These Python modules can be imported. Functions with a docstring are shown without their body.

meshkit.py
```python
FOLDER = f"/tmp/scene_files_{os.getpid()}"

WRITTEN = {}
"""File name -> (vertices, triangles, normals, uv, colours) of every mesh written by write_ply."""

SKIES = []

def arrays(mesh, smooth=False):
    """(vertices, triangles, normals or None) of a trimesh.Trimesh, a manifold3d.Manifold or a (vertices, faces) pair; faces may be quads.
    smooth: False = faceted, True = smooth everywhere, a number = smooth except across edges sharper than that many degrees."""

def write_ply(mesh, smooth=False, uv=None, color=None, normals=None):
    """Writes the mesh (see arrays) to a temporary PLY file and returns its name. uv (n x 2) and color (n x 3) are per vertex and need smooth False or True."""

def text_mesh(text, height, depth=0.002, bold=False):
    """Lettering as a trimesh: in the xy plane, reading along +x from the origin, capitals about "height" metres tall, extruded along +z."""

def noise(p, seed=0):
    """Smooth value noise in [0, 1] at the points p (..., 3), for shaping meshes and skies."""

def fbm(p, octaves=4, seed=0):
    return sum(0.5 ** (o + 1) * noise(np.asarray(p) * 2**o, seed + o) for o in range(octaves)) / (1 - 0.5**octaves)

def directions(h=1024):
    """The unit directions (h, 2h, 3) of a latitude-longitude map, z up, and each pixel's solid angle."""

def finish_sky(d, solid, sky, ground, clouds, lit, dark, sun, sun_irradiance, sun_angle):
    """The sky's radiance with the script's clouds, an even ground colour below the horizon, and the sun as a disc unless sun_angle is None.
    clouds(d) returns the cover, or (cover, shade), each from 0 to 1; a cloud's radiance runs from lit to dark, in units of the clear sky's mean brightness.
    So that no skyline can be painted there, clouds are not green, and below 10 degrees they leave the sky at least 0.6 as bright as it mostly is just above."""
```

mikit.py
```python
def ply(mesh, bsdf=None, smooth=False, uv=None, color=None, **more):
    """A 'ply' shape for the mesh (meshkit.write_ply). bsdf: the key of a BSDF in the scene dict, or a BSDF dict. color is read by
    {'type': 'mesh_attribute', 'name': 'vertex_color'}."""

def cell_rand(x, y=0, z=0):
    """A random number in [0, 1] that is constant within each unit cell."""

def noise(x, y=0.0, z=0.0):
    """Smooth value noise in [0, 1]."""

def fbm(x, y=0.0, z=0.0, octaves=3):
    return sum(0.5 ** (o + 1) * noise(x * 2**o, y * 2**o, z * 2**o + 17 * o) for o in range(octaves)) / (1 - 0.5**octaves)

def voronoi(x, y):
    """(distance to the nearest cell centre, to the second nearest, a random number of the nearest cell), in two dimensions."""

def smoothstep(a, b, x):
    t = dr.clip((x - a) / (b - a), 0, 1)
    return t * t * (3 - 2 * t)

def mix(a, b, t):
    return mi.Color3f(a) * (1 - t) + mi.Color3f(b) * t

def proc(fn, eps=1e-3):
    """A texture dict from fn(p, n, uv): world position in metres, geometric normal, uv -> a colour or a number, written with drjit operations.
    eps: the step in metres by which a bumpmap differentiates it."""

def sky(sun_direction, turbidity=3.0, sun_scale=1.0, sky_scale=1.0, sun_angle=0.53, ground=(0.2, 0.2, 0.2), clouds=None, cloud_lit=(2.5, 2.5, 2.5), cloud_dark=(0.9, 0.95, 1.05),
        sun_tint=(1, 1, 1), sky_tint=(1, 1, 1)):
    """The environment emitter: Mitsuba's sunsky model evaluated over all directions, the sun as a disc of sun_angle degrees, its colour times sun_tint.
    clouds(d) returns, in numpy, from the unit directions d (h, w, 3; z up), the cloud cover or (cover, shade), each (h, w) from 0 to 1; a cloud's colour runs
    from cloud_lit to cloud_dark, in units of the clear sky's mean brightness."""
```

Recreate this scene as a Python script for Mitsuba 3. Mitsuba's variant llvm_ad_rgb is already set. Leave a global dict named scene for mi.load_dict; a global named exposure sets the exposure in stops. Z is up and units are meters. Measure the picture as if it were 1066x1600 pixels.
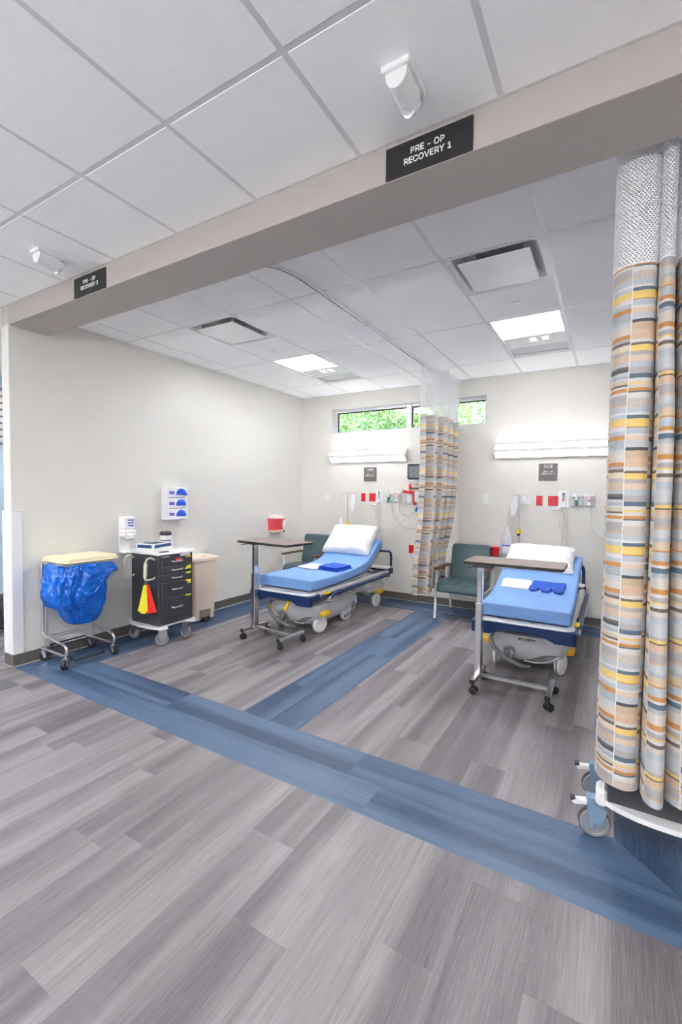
import math, random
import numpy as np, trimesh, drjit as dr, mitsuba as mi, mikit, meshkit
from shapely.geometry import Polygon, box as sbox
from mikit import noise, fbm, smoothstep, mix, cell_rand
T4 = mi.ScalarTransform4f
scene, labels = {}, {}

# ------------------------------------------------------------------ camera, sky, exposure
CAM = np.array([4.3138, -5.9833, 1.5045])
YAW, PITCH, ROLL = .5378, -.0404, .0123
_f = np.array([-math.sin(YAW), math.cos(YAW), 0]); _r = np.array([math.cos(YAW), math.sin(YAW), 0]); _u = np.array([0, 0, 1.])
_f2 = _f*math.cos(PITCH)+_u*math.sin(PITCH); _u2 = _u*math.cos(PITCH)-_f*math.sin(PITCH)
_u3 = _u2*math.cos(ROLL)-_r*math.sin(ROLL)
scene['camera'] = {'type': 'perspective', 'fov': 2*math.degrees(math.atan(533/708.65)), 'fov_axis': 'x', 'near_clip': .05, 'far_clip': 500.,
                   'to_world': T4().look_at(origin=CAM.tolist(), target=(CAM+_f2).tolist(), up=_u3.tolist())}
exposure = 1.62
scene['sky'] = mikit.sky((.35, -.45, .82), turbidity=3.5, sun_scale=6.0, sky_scale=8.0, ground=(.2, .22, .15))
ROOM_LIGHT, OVERBED, CORRIDOR, CORRIDOR_UP = 15.5, 2.3, 8.2, 3.9

# ------------------------------------------------------------------ materials
def rgb(*c):
    return {'type': 'rgb', 'value': list(map(float, c))}
def pr(key, col, rough=.5, spec=.5, **k):
    scene[key] = {'type': 'twosided', 'bsdf': {'type': 'principled', 'base_color': col if isinstance(col, dict) else rgb(*col), 'roughness': rough, 'specular': spec, **k}}
    return key
def metal(key, col, rough):
    scene[key] = {'type': 'twosided', 'bsdf': {'type': 'principled', 'base_color': rgb(*col), 'roughness': rough, 'metallic': 1.0}}
    return key

def plank_tex(dark, light, hi):
    def fn(p, n, uv):
        u, v = uv.x, uv.y
        broad = noise(v*7.5, u*.55, 3.0)*.65+noise(v*19, u*1.1, 9.0)*.35
        t = smoothstep(.22, .78, broad)
        fine = noise(v*520, u*13.0, 1.0)*.5+noise(v*240, u*6, 5.0)*.5
        spark = smoothstep(.55, .95, noise(v*640, u*22.0, 21.0))
        c = mix(dark, light, t)
        c = c*(.78+.44*fine)
        return mix(c, hi, spark*.11)
    return fn
pr('mat_plank_gray', mikit.proc(plank_tex((.112, .101, .111), (.222, .205, .217), (.36, .335, .352))), .42, .45)
pr('mat_plank_blue', mikit.proc(plank_tex((.021, .045, .096), (.066, .111, .188), (.21, .29, .40))), .42, .45)
pr('mat_floor_under', (.05, .05, .055), .7)
pr('mat_wall', mikit.proc(lambda p, n, uv: mix((.69, .672, .636), (.705, .687, .65), noise(p.x*90+p.y*90, p.z*90, 0.))), .55, .3)
pr('mat_wall_white', (.84, .83, .81), .6, .3)
pr('mat_wall_blue', (.50, .62, .70), .55, .3)
pr('mat_beam', (.40, .365, .345), .6, .25)
pr('mat_tile', mikit.proc(lambda p, n, uv: mix((.89, .89, .90), (.92, .92, .93), noise(p.x*260, p.y*260, 0.))), .9, .1)
pr('mat_runner', (.70, .695, .71), .35, .5)
pr('mat_white', (.80, .80, .81), .35, .5)
pr('mat_white_metal', (.72, .73, .75), .35, .5)
pr('mat_cream', (.77, .68, .46), .45)
pr('mat_cream_grip', (.66, .63, .50), .5)
pr('mat_beige', (.72, .60, .50), .5)
pr('mat_lid_beige', (.80, .68, .56), .45)
pr('mat_beige_dark', (.25, .19, .15), .6)
pr('mat_black', (.012, .012, .013), .5)
pr('mat_dark', (.035, .036, .04), .5)
pr('mat_charcoal', (.038, .039, .046), .42)
pr('mat_gray', (.20, .21, .23), .45)
pr('mat_gray_light', (.56, .57, .59), .4)
pr('mat_gray_mid', (.17, .175, .185), .5)
pr('mat_caster_blue', (.16, .24, .34), .4)
pr('mat_base', (.105, .095, .088), .45, .4)
pr('mat_base_toe', (.36, .34, .32), .5, .4)
metal('mat_chrome', (.78, .78, .80), .10)
metal('mat_steel', (.62, .62, .64), .28)
pr('mat_mattress', mikit.proc(lambda p, n, uv: mix((.145, .285, .585), (.165, .315, .615), noise(p.x*60, p.y*60, p.z*60))), .55, .35, sheen=.3)
pr('mat_navy', (.003, .020, .085), .35, .4)
pr('mat_yellow', (.80, .50, .012), .4)
pr('mat_yellow_tag', (.80, .72, .03), .45)
pr('mat_red', (.52, .012, .022), .35)
pr('mat_red_tag', (.80, .02, .012), .45)
pr('mat_sharps', (.68, .055, .075), .35)
pr('mat_lid_pink', (.80, .62, .62), .25)
pr('mat_teal', mikit.proc(lambda p, n, uv: mix((.040, .078, .092), (.050, .092, .106), noise(p.x*140, p.y*140, p.z*140))), .38, .5)
def wood(p, n, uv):
    g = noise(p.x*14+p.y*10, p.z*120, p.y*90)
    return mix((.060, .026, .015), (.13, .062, .036), g)
pr('mat_wood', mikit.proc(wood), .4)
pr('mat_laminate', mikit.proc(lambda p, n, uv: mix((.150, .118, .106), (.185, .147, .132), noise(p.x*25, p.y*220, 0.))), .38, .5)
pr('mat_bag', mikit.proc(lambda p, n, uv: mix((.001, .075, .42), (.003, .15, .64), noise(p.x*14, p.y*14, p.z*9))), .22, .45, clearcoat=.2, clearcoat_gloss=.9)
pr('mat_gown', (.003, .055, .42), .6)
pr('mat_glove', (.01, .07, .56), .5)
pr('mat_cloth', (.82, .83, .85), .8, .2)
pr('mat_purple', (.10, .03, .25), .4)
pr('mat_purple_dark', (.028, .012, .035), .4)
pr('mat_label_blue', (.012, .05, .15), .4)
pr('mat_label_print', (.14, .13, .50), .4)
pr('mat_green', (.03, .16, .08), .4)
pr('mat_sign_black', (.011, .011, .012), .45, .5)
pr('mat_sign_brown', (.12, .105, .105), .45, .4)
pr('mat_text', (.80, .80, .80), .5)
pr('mat_screen', (.075, .09, .105), .15, .6)
pr('mat_net', (.74, .74, .76), .8, .1)
pr('mat_galv', (.34, .35, .36), .35, .5)
scene['mat_glass'] = {'type': 'thindielectric', 'int_ior': 1.5}
scene['mat_clear'] = {'type': 'twosided', 'bsdf': {'type': 'principled', 'base_color': rgb(.86, .87, .90), 'roughness': .22, 'specular': .6}}
scene['mat_film'] = {'type': 'principledthin', 'base_color': rgb(.95, .955, .97), 'roughness': .35, 'spec_trans': .25, 'diff_trans': 1.1}
def leafc(p, n, uv):
    return mix((.24, .42, .18), (.55, .72, .42), noise(p.x*5, p.y*5, p.z*5))
scene['mat_leaf'] = {'type': 'principledthin', 'base_color': mikit.proc(leafc), 'roughness': .6, 'diff_trans': .9}
pr('mat_bark', (.10, .075, .055), .8)
pr('mat_grass', (.10, .16, .05), .9)

# curtain fabric: columns of stripes with woven dot bands; period 1260 units = .515 m
PAL = dict(o=(.50, .245, .085), s=(.105, .15, .20), w=(.62, .60, .585), m=(.40, .375, .38), t=(.52, .40, .28), b=(.44, .475, .515), y=(.72, .52, .18),
           p=(.64, .50, .40), n=(.16, .125, .11), c=(.63, .55, .43), g=(.50, .51, .53), e=(.60, .54, .49), d=(.08, .085, .10))
COLS = [
 [(0,'o'),(25,'w'),(55,'m'),(140,'t'),(165,'b'),(230,'w'),(250,'b'),(290,'y'),(355,'p'),(375,'w'),(410,'b'),(455,'o'),(500,'b',1),(590,'g'),(640,'e'),(720,'o'),(760,'m'),(790,'n'),(820,'c'),(880,'m'),(920,'p',1),(1000,'b'),(1035,'n'),(1060,'d'),(1090,'g'),(1120,'b',1),(1155,'w'),(1170,'c',1),(1210,'n'),(1230,'w'),(1250,'o')],
 [(0,'o'),(20,'s'),(35,'w'),(90,'e',1),(180,'b'),(230,'w'),(255,'s'),(290,'y'),(370,'o'),(380,'b'),(440,'w'),(460,'p'),(505,'g'),(575,'d'),(605,'t'),(680,'p',2),(770,'w'),(805,'n'),(830,'y'),(890,'m'),(930,'p'),(990,'b'),(1050,'m'),(1110,'s'),(1155,'w'),(1190,'y'),(1210,'e'),(1250,'o')],
 [(0,'m'),(80,'t'),(105,'g'),(190,'b',1),(220,'c',2),(300,'o'),(315,'b'),(400,'o'),(440,'w'),(465,'s'),(515,'g',1),(560,'e'),(660,'o'),(710,'w'),(740,'m'),(785,'y'),(805,'w'),(840,'n'),(875,'e'),(920,'b'),(990,'g'),(1110,'m'),(1135,'y'),(1165,'n'),(1180,'p',2),(1240,'e',1)],
]
CW = .115
def curtain_fn(p, n, uv):
    s, z = uv.x, uv.y
    k = dr.floor(s/CW)
    which = k-3*dr.floor(k/3)
    fs = s/CW-k
    zz = z/.515
    t = (zz-dr.floor(zz))*1260
    out = mi.Color3f(.6, .6, .6)
    dots = mi.Float(0)
    for ci, col in enumerate(COLS):
        here = dr.abs(which-ci) < .5
        for st in col:
            m = here & (t >= st[0])
            out = dr.select(m, mi.Color3f(PAL[st[1]]), out)
            dots = dr.select(m, mi.Float(st[2] if len(st) > 2 else 0), dots)
    gx, gz = s/.0046, z/.0052
    cell = (gx-dr.floor(gx) < .55) & (gz-dr.floor(gz) < .55)
    out = dr.select((dots > .5) & (dots < 1.5) & cell, out*.52, out)
    out = dr.select((dots > 1.5) & cell, mi.Color3f(.52, .28, .14), out)
    out = dr.select((fs < .035), mi.Color3f(.68, .66, .64), out)
    weave = .94+.12*noise(s*900, z*260, 0.)
    return out*weave*.86
scene['mat_curtain'] = {'type': 'twosided', 'bsdf': {'type': 'principled', 'base_color': mikit.proc(curtain_fn), 'roughness': .75, 'specular': .2}}

# ------------------------------------------------------------------ mesh helpers
def numbered(name):
    if name not in USED:
        USED.add(name); return name
    i = 1
    while f'{name}_{i:03d}' in USED: i += 1
    k = f'{name}_{i:03d}'; USED.add(k); return k
USED = set(scene)
def thing(name, label=None, cat=None, group=None, kind=None):
    k = numbered(name)
    d = {}
    if label: d['label'] = label
    if cat: d['category'] = cat
    if group: d['group'] = group
    if kind: d['kind'] = kind
    if d: labels[k] = d
    return k
XF = [np.eye(4)]
def put(key, mesh, mat, smooth=False, uv=None, **more):
    if isinstance(mesh, (list, tuple)) and not (len(mesh) == 2 and isinstance(mesh[0], np.ndarray)):
        mesh = trimesh.util.concatenate(list(mesh))
    if not np.allclose(XF[-1], np.eye(4)):
        mesh = mesh.copy(); mesh.apply_transform(XF[-1])
    scene[key] = mikit.ply(mesh, mat, smooth=smooth, uv=uv, **more)
    return key
def part(parent, name, mesh, mat, smooth=False, label=None, kind=None, **k):
    key = numbered(f'{parent}__{name}')
    if label or kind:
        labels[key] = {a: b for a, b in (('label', label), ('kind', kind)) if b}
    return put(key, mesh, mat, smooth, **k)
def single(name, mesh, mat, label, cat, group=None, smooth=False, kind=None, **k):
    return put(thing(name, label, cat, group, kind), mesh, mat, smooth, **k)
def struct(name, mesh, mat, smooth=False, **k):
    return put(thing(name, kind='structure'), mesh, mat, smooth, **k)
class at:
    def __init__(self, x, y, z=0, deg=0):
        c, s = math.cos(math.radians(deg)), math.sin(math.radians(deg))
        self.m = np.array([[c, -s, 0, x], [s, c, 0, y], [0, 0, 1, z], [0, 0, 0, 1.]])
    def __enter__(self): XF.append(XF[-1] @ self.m)
    def __exit__(self, *a): XF.pop()
def box(x0, x1, y0, y1, z0, z1, b=0.0):
    x0, x1, y0, y1, z0, z1 = min(x0, x1), max(x0, x1), min(y0, y1), max(y0, y1), min(z0, z1), max(z0, z1)
    if b <= 0:
        m = trimesh.creation.box((x1-x0, y1-y0, z1-z0)); m.apply_translation(((x0+x1)/2, (y0+y1)/2, (z0+z1)/2)); return m
    b = min(b, (x1-x0)*.45, (y1-y0)*.45, (z1-z0)*.45)
    pts = []
    for sx, X in ((1, x0), (-1, x1)):
        for sy, Y in ((1, y0), (-1, y1)):
            for sz, Z in ((1, z0), (-1, z1)):
                pts += [(X, Y+sy*b, Z+sz*b), (X+sx*b, Y, Z+sz*b), (X+sx*b, Y+sy*b, Z)]
    return trimesh.convex.convex_hull(np.array(pts))
def catmull(pts, n=8, closed=False):
    p = np.asarray(pts, float)
    if closed: q = np.vstack([p[-1], p, p[0], p[1]])
    else: q = np.vstack([2*p[0]-p[1], p, 2*p[-1]-p[-2]])
    out = []
    for i in range(1, len(q)-2):
        t = np.linspace(0, 1, n, endpoint=False)[:, None]
        a, b, c, d = q[i-1], q[i], q[i+1], q[i+2]
        out.append(.5*((2*b)+(-a+c)*t+(2*a-5*b+4*c-d)*t**2+(-a+3*b-3*c+d)*t**3))
    out = np.vstack(out)
    return out if closed else np.vstack([out, p[-1]])
def tube(pts, r, sides=10, smooth=0, caps=True, flat=1.0):
    p = np.asarray(pts, float)
    if smooth: p = catmull(p, smooth)
    n = len(p)
    t = np.gradient(p, axis=0); t /= np.linalg.norm(t, axis=1, keepdims=True)+1e-12
    a = np.cross(t[0], [0, 0, 1] if abs(t[0][2]) < .9 else [1, 0, 0]); a /= np.linalg.norm(a)
    rings = []
    ang = np.arange(sides)*2*np.pi/sides
    rr = np.full(n, float(r)) if np.isscalar(r) else np.interp(np.linspace(0, 1, n), np.linspace(0, 1, len(r)), r)
    for i in range(n):
        a = a-t[i]*(a@t[i]); a /= np.linalg.norm(a)
        b = np.cross(t[i], a)
        rings.append(p[i]+rr[i]*(np.cos(ang)[:, None]*a*flat+np.sin(ang)[:, None]*b))
    return loft(rings, caps)
def loft(rings, caps=True, closed=False):
    R = np.asarray(rings, float); n, m = R.shape[:2]
    v = R.reshape(-1, 3)
    i, j = np.meshgrid(np.arange(n if closed else n-1), np.arange(m), indexing='ij')
    a, b = i*m+j, i*m+(j+1) % m
    c, d = ((i+1) % n)*m+(j+1) % m, ((i+1) % n)*m+j
    f = np.vstack([np.stack([a, b, c], -1).reshape(-1, 3), np.stack([a, c, d], -1).reshape(-1, 3)])
    if caps and not closed:
        k = np.arange(m); k1 = (k+1) % m
        v = np.vstack([v, R[0].mean(0), R[-1].mean(0)])
        f = np.vstack([f, np.stack([k1, k, k*0+n*m], -1), np.stack([(n-1)*m+k, (n-1)*m+k1, k*0+n*m+1], -1)])
    msh = trimesh.Trimesh(v, f, process=False)
    if caps and msh.volume < 0: msh.invert()
    return msh
def lathe(profile, center=(0, 0, 0), axis='z', sides=24, caps=True):
    ang = np.arange(sides)*2*np.pi/sides
    rings = [np.stack([r*np.cos(ang), r*np.sin(ang), ang*0+z], 1) for r, z in profile]
    m = loft(rings, caps)
    if axis == 'x': m.vertices = np.asarray(m.vertices)[:, [2, 0, 1]]
    if axis == 'y': m.vertices = np.asarray(m.vertices)[:, [1, 2, 0]]
    m.apply_translation(center)
    return m
def cyl(p0, p1, r, sides=16):
    return tube([p0, p1], r, sides)
def rrect(x0, x1, y0, y1, r, n=5):
    pts = []
    for cx, cy, a0 in ((x1-r, y1-r, 0), (x0+r, y1-r, 90), (x0+r, y0+r, 180), (x1-r, y0+r, 270)):
        for k in range(n+1):
            a = math.radians(a0+90*k/n); pts.append((cx+r*math.cos(a), cy+r*math.sin(a)))
    return np.array(pts)
def slab(poly, z0, z1, b=.004):
    P = np.asarray(poly, float); c = P.mean(0); s = np.abs(P-c).max(0)
    Q = c+(P-c)*(1-b/np.maximum(s, 1e-6))
    Z = lambda A, z: np.column_stack([A, np.full(len(A), z)])
    return loft([Z(Q, z0), Z(P, z0+b), Z(P, z1-b), Z(Q, z1)])
def extr(poly, h, axis='z', off=0.0):
    m = trimesh.creation.extrude_polygon(poly if isinstance(poly, Polygon) else Polygon(poly), h, engine='earcut')
    v = np.asarray(m.vertices).copy(); v[:, 2] += off
    if axis == 'y': v = v[:, [0, 2, 1]]      # polygon in xz, extruded along y
    if axis == 'x': v = v[:, [2, 0, 1]]      # polygon in yz, extruded along x
    m = trimesh.Trimesh(v, m.faces, process=False)
    if m.volume < 0: m.invert()
    return m
def text(s, h, depth=.0015, bold=False, sx=1.0):
    m = meshkit.text_mesh(s, h, depth, bold)
    m.apply_scale((sx, 1, 1)); b = m.bounds
    m.apply_translation((-(b[0][0]+b[1][0])/2, 0, 0)); return m
def on_wall(m, x, y, z):      # text in xy -> facing -y, standing in xz
    v = np.asarray(m.vertices); m = trimesh.Trimesh(np.column_stack([v[:, 0]+x, y-v[:, 2], v[:, 1]+z]), m.faces, process=False)
    return m
def sphere(c, r, n=2):
    m = trimesh.creation.icosphere(n, r); m.apply_translation(c); return m
def emitter(key, mesh, L, mat='mat_white'):
    scene[key] = mikit.ply(mesh, mat, emitter={'type': 'area', 'radiance': rgb(*L)})
    return key

H, BF, BB, BZ = 3.02, -4.1395, -3.825, 2.862
TX = .6096
RX = [2.0968+(k-2)*TX for k in range(-2, 16)]          # room grid lines: RX[i] is X(i-2)... X(-2) first
Y1, Y2, Y3 = -3.0885, -1.8716, -.6643
CX0, YA = 3.2947, -4.7051

# ------------------------------------------------------------------ room shell
fl = struct('floor', box(-6, 9.2, -9.6, .3, -.1, -.0045), 'mat_floor_under')
WX0, WX1, WZ0, WZ1 = .561, 2.895, 2.425, 2.795
wall_parts = [box(-.12, WX0, 0, .25, 0, 3.2), box(WX1, 9.2, 0, .25, 0, 3.2), box(WX0, WX1, 0, .25, 0, WZ0), box(WX0, WX1, 0, .25, WZ1, 3.2)]
struct('wall_back', wall_parts, 'mat_wall')
struct('wall_left', box(-.125, 0, BF, 0, 0, 3.2), 'mat_wall')
struct('wall_right', box(9.0, 9.2, -9.6, 0, 0, 3.2), 'mat_wall_white')
struct('wall_front', box(-6, 9.2, -8.4, -8.2, 0, 3.2), 'mat_wall_white')
struct('wall_neighbour', box(-2.8, -2.7, -4.6, 0, 0, 3.2), 'mat_wall_blue')
struct('wall_neighbour_back', box(-2.7, -.125, -.05, .2, 0, 3.2), 'mat_wall_blue')
struct('wall_corridor_end', box(-6.2, -6, -9.6, .3, 0, 3.2), 'mat_wall')
struct('baseboard_neighbour', box(-2.7, -2.688, -4.6, -.05, 0, .102, .003), 'mat_base')
struct('beam', box(-.125, 9.0, BF, BB, BZ, 3.2, .002), 'mat_beam')
bb = struct('baseboard_back', box(.012, 9.0, -.011, .002, 0, .102, .003), 'mat_base')
part(bb, 'toe', box(.02, 9.0, -.019, -.010, -.001, .009, .003), 'mat_base_toe')
bl = struct('baseboard_left', [box(-.002, .011, BF-.011, -.0, 0, .102, .003), box(-.136, .011, BF-.012, BF+.002, 0, .102, .003)], 'mat_base')
part(bl, 'toe', [box(.010, .019, BF-.02, -.01, -.001, .009, .003), box(-.143, .018, BF-.021, BF-.011, -.001, .009, .003)], 'mat_base_toe')
cg = struct('trim_1', [box(-.002, .014, BF-.012, BF+.075, .104, 1.32, .004), box(-.086, .013, BF-.013, BF+.002, .104, 1.32, .004)], 'mat_white')
part(cg, 'edge_strip', box(-.140, -.092, BF-.013, BF+.002, .104, 1.32, .004), 'mat_white')
part(cg, 'end_cap', [box(-.142, .017, BF-.015, BF+.077, 1.318, 1.326, .002)], 'mat_white')

# neighbouring bay glimpsed past the wall end
w2 = struct('window_2', box(-2.70, -2.672, -4.0, -2.3, 2.10, 2.85, .004), 'mat_gray')
for k in range(8):
    part(w2, 'slat', box(-2.672, -2.652, -3.97, -2.33, 2.13+k*.088, 2.13+k*.088+.062, .003), 'mat_white')
pts = rrect(-.22, .22, -.16, .16, .08)
single('duffel_bag', [slab(pts+[-1.27, -3.60], .004, .29, .05)], 'mat_black', 'black bag on the floor at the left picture edge, beyond the wall end', 'bag', smooth=40)

# floor planks
def clip_plank(poly, along, mat, name='plank'):
    poly = poly.buffer(-.00008, join_style=2)
    if poly.is_empty or poly.area < .004 or poly.geom_type != 'Polygon': return
    P = np.array(poly.exterior.coords)[:-1]
    if not poly.exterior.is_ccw: P = P[::-1]
    n = len(P); c = P.mean(0)
    Q = np.array(poly.buffer(-.0003, join_style=2).exterior.coords)[:-1]
    if len(Q) != n:
        Q = c+(P-c)*.999
    else:
        if not Polygon(Q).exterior.is_ccw: Q = Q[::-1]
        k = np.argmin(((Q-P[0])**2).sum(1)); Q = np.roll(Q, -k, axis=0)
    Z = lambda A, z: np.column_stack([A, np.full(len(A), z)])
    m = loft([Z(P, -.0044), Z(P, -.0002), Z(Q, 0.0)])
    v = np.asarray(m.vertices); ou, ov = RNG.uniform(0, 40), RNG.uniform(0, 40)
    uv = np.column_stack([v[:, 0]+ou, v[:, 1]+ov]) if along == 'x' else np.column_stack([v[:, 1]+ou, v[:, 0]+ov])
    part(fl, name, m, mat, uv=uv)
RNG = np.random.default_rng(4)
PL = 1.47
SY0, SY1 = -4.1455, -3.6884
SL, SB, LX0, LX1, RS = .4895, -.476, 2.179, 2.643, 4.369
def run(x0, x1, y0, y1, joint, mat, along, region=None):
    lo, hi = (x0, x1) if along == 'x' else (y0, y1)
    j = joint+math.floor((lo-joint)/PL)*PL
    cuts = [lo]+[c for c in np.arange(j, hi+PL, PL) if lo+.05 < c < hi-.05]+[hi]
    for a, b in zip(cuts[:-1], cuts[1:]):
        poly = sbox(a, y0, b, y1) if along == 'x' else sbox(x0, a, x1, b)
        if region is not None: poly = poly.intersection(region)
        clip_plank(poly, along, mat)
known = {2.285: -4.90, 2.976: -4.48, 2.746: -5.31, 3.898: -4.243, 4.359: -4.445, .441: -4.30, 1.133: -4.543, 2.055: -4.467, 1.363: -4.618}
k0 = math.ceil((-2.6-2.285)/.2305)
for k in range(k0, 17):
    x = 2.285+.2305*k
    if x > 5.6: break
    j = next((v for kk, v in known.items() if abs(kk-x) < .06), RNG.uniform(0, PL))
    run(x, x+.2305, -6.6, SY1-0 if x > -.14 else -.05, j, 'mat_plank_gray', 'y') if x <= -.14 else run(x, x+.2305, -6.6, SY0, j, 'mat_plank_gray', 'y')
def gray_bay(xr, xl, known):
    x = xr
    while x > xl+.01:
        a = max(x-.2305, xl)
        j = next((v for kk, v in known.items() if abs(kk-a) < .06), RNG.uniform(0, PL))
        run(a, x, SY1, SB, j, 'mat_plank_gray', 'y'); x = a
gray_bay(LX0, SL, {1.9485: -1.02, 1.718: -2.805, 1.4875: -3.086, .5655: -3.42, 1.2565: -1.9, 1.026: -2.82})
gray_bay(RS, LX1, {3.6775: -3.435, 3.447: -2.61, 3.908: -2.77, 2.7555: -.975, 2.986: -1.57, 3.2165: -1.95, 4.1385: -1.2})
for i, j in enumerate((-3.14, -2.22)):
    run(LX0+.232*i, LX0+.232*(i+1), SY1, SB, j, 'mat_plank_blue', 'y')
Lm = Polygon([(.0, SY0), (6, SY0), (6, SY1), (SL, SY1)])
frontreg = Polygon([(0.0, SY0), (RS+.457, SY0), (RS, SY1), (SL, SY1)])
for i, j in ((0, .39), (1, .17)):
    y0 = SY0+.22855*i
    run(0, RS+.457, y0, y0+.22855, 3.34 if i == 0 else 3.14, 'mat_plank_blue', 'x', frontreg)
leftreg = Polygon([(0, SY0), (SL, SY1), (SL, SB), (0, 0)])
for i in range(2): run(i*SL/2, (i+1)*SL/2, SY0, 0, -2.2+.7*i, 'mat_plank_blue', 'y', leftreg)
rightreg = Polygon([(RS, SY1), (RS+.457, SY0), (RS+.457, SB), (RS, SB)])
for i in range(2): run(RS+.2285*i, RS+.2285*(i+1), SY0, SB, -2.5+.8*i, 'mat_plank_blue', 'y', rightreg)
backreg = Polygon([(0, 0), (SL, SB), (5.6, SB), (5.6, 0)])
for i in range(2): run(0, 5.6, SB+.238*i, SB+.238*(i+1), .9+.7*i, 'mat_plank_blue', 'x', backreg)
for x in np.arange(RS+.457, 5.5, .2305): run(x, x+.2305, SY0, SB, RNG.uniform(0, PL), 'mat_plank_gray', 'y')

# ceiling
cl = struct('ceiling', box(-6.2, 9.2, -9.8, .3, 3.2, 3.3), 'mat_tile')
TW = .015      # half tee width
def grid(xs, ys, skip, x_lo, x_hi, y_lo, y_hi):
    for x in xs:
        part(cl, 'main_runner', box(x-TW, x+TW, y_lo, y_hi, H-.0004, H+.03, .0006), 'mat_runner')
    for y in ys:
        part(cl, 'cross_runner', box(x_lo, x_hi, y-TW, y+TW, H-.0002, H+.03, .0006), 'mat_runner')
    X = [x_lo]+list(xs)+[x_hi]; Y = [y_lo]+list(ys)+[y_hi]
    for i in range(len(X)-1):
        for j in range(len(Y)-1):
            if X[i+1]-X[i] < .03 or Y[j+1]-Y[j] < .03: continue
            a = skip(i, j)
            if a is True: continue
            g = .0115
            y0 = Y[j] if a is None else a
            part(cl, 'tile', box(X[i]+g, X[i+1]-g, y0+g, Y[j+1]-g, H-.0022, H+.012, .002), 'mat_tile')
rx = [x for x in RX if .03 < x < 8.9]
VX = [(.8776, 1.4872), (3.316, 3.9256)]
VY = Y1+.6096
def room_skip(i, j):
    xs = [0]+rx
    fix = any(abs(xs[i]-v[0]) < .02 for v in VX)
    if fix and j == 2: return True
    if fix and j == 1: return VY
    return None
grid(rx, [Y1, Y2, Y3], room_skip, 0.0, 9.0, BB, 0.0)
for v in VX: part(cl, 'cross_runner', box(v[0]+TW, v[1]-TW, VY-TW, VY+TW, H-.0002, H+.03, .0006), 'mat_runner')
cx = [CX0+k*TX for k in range(-15, 10) if -5.9 < CX0+k*TX < 8.9]
cys = [YA-1.2192*k for k in range(2, -1, -1)]
LROW = cys[0]       # -7.14 .. -5.92
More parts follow.
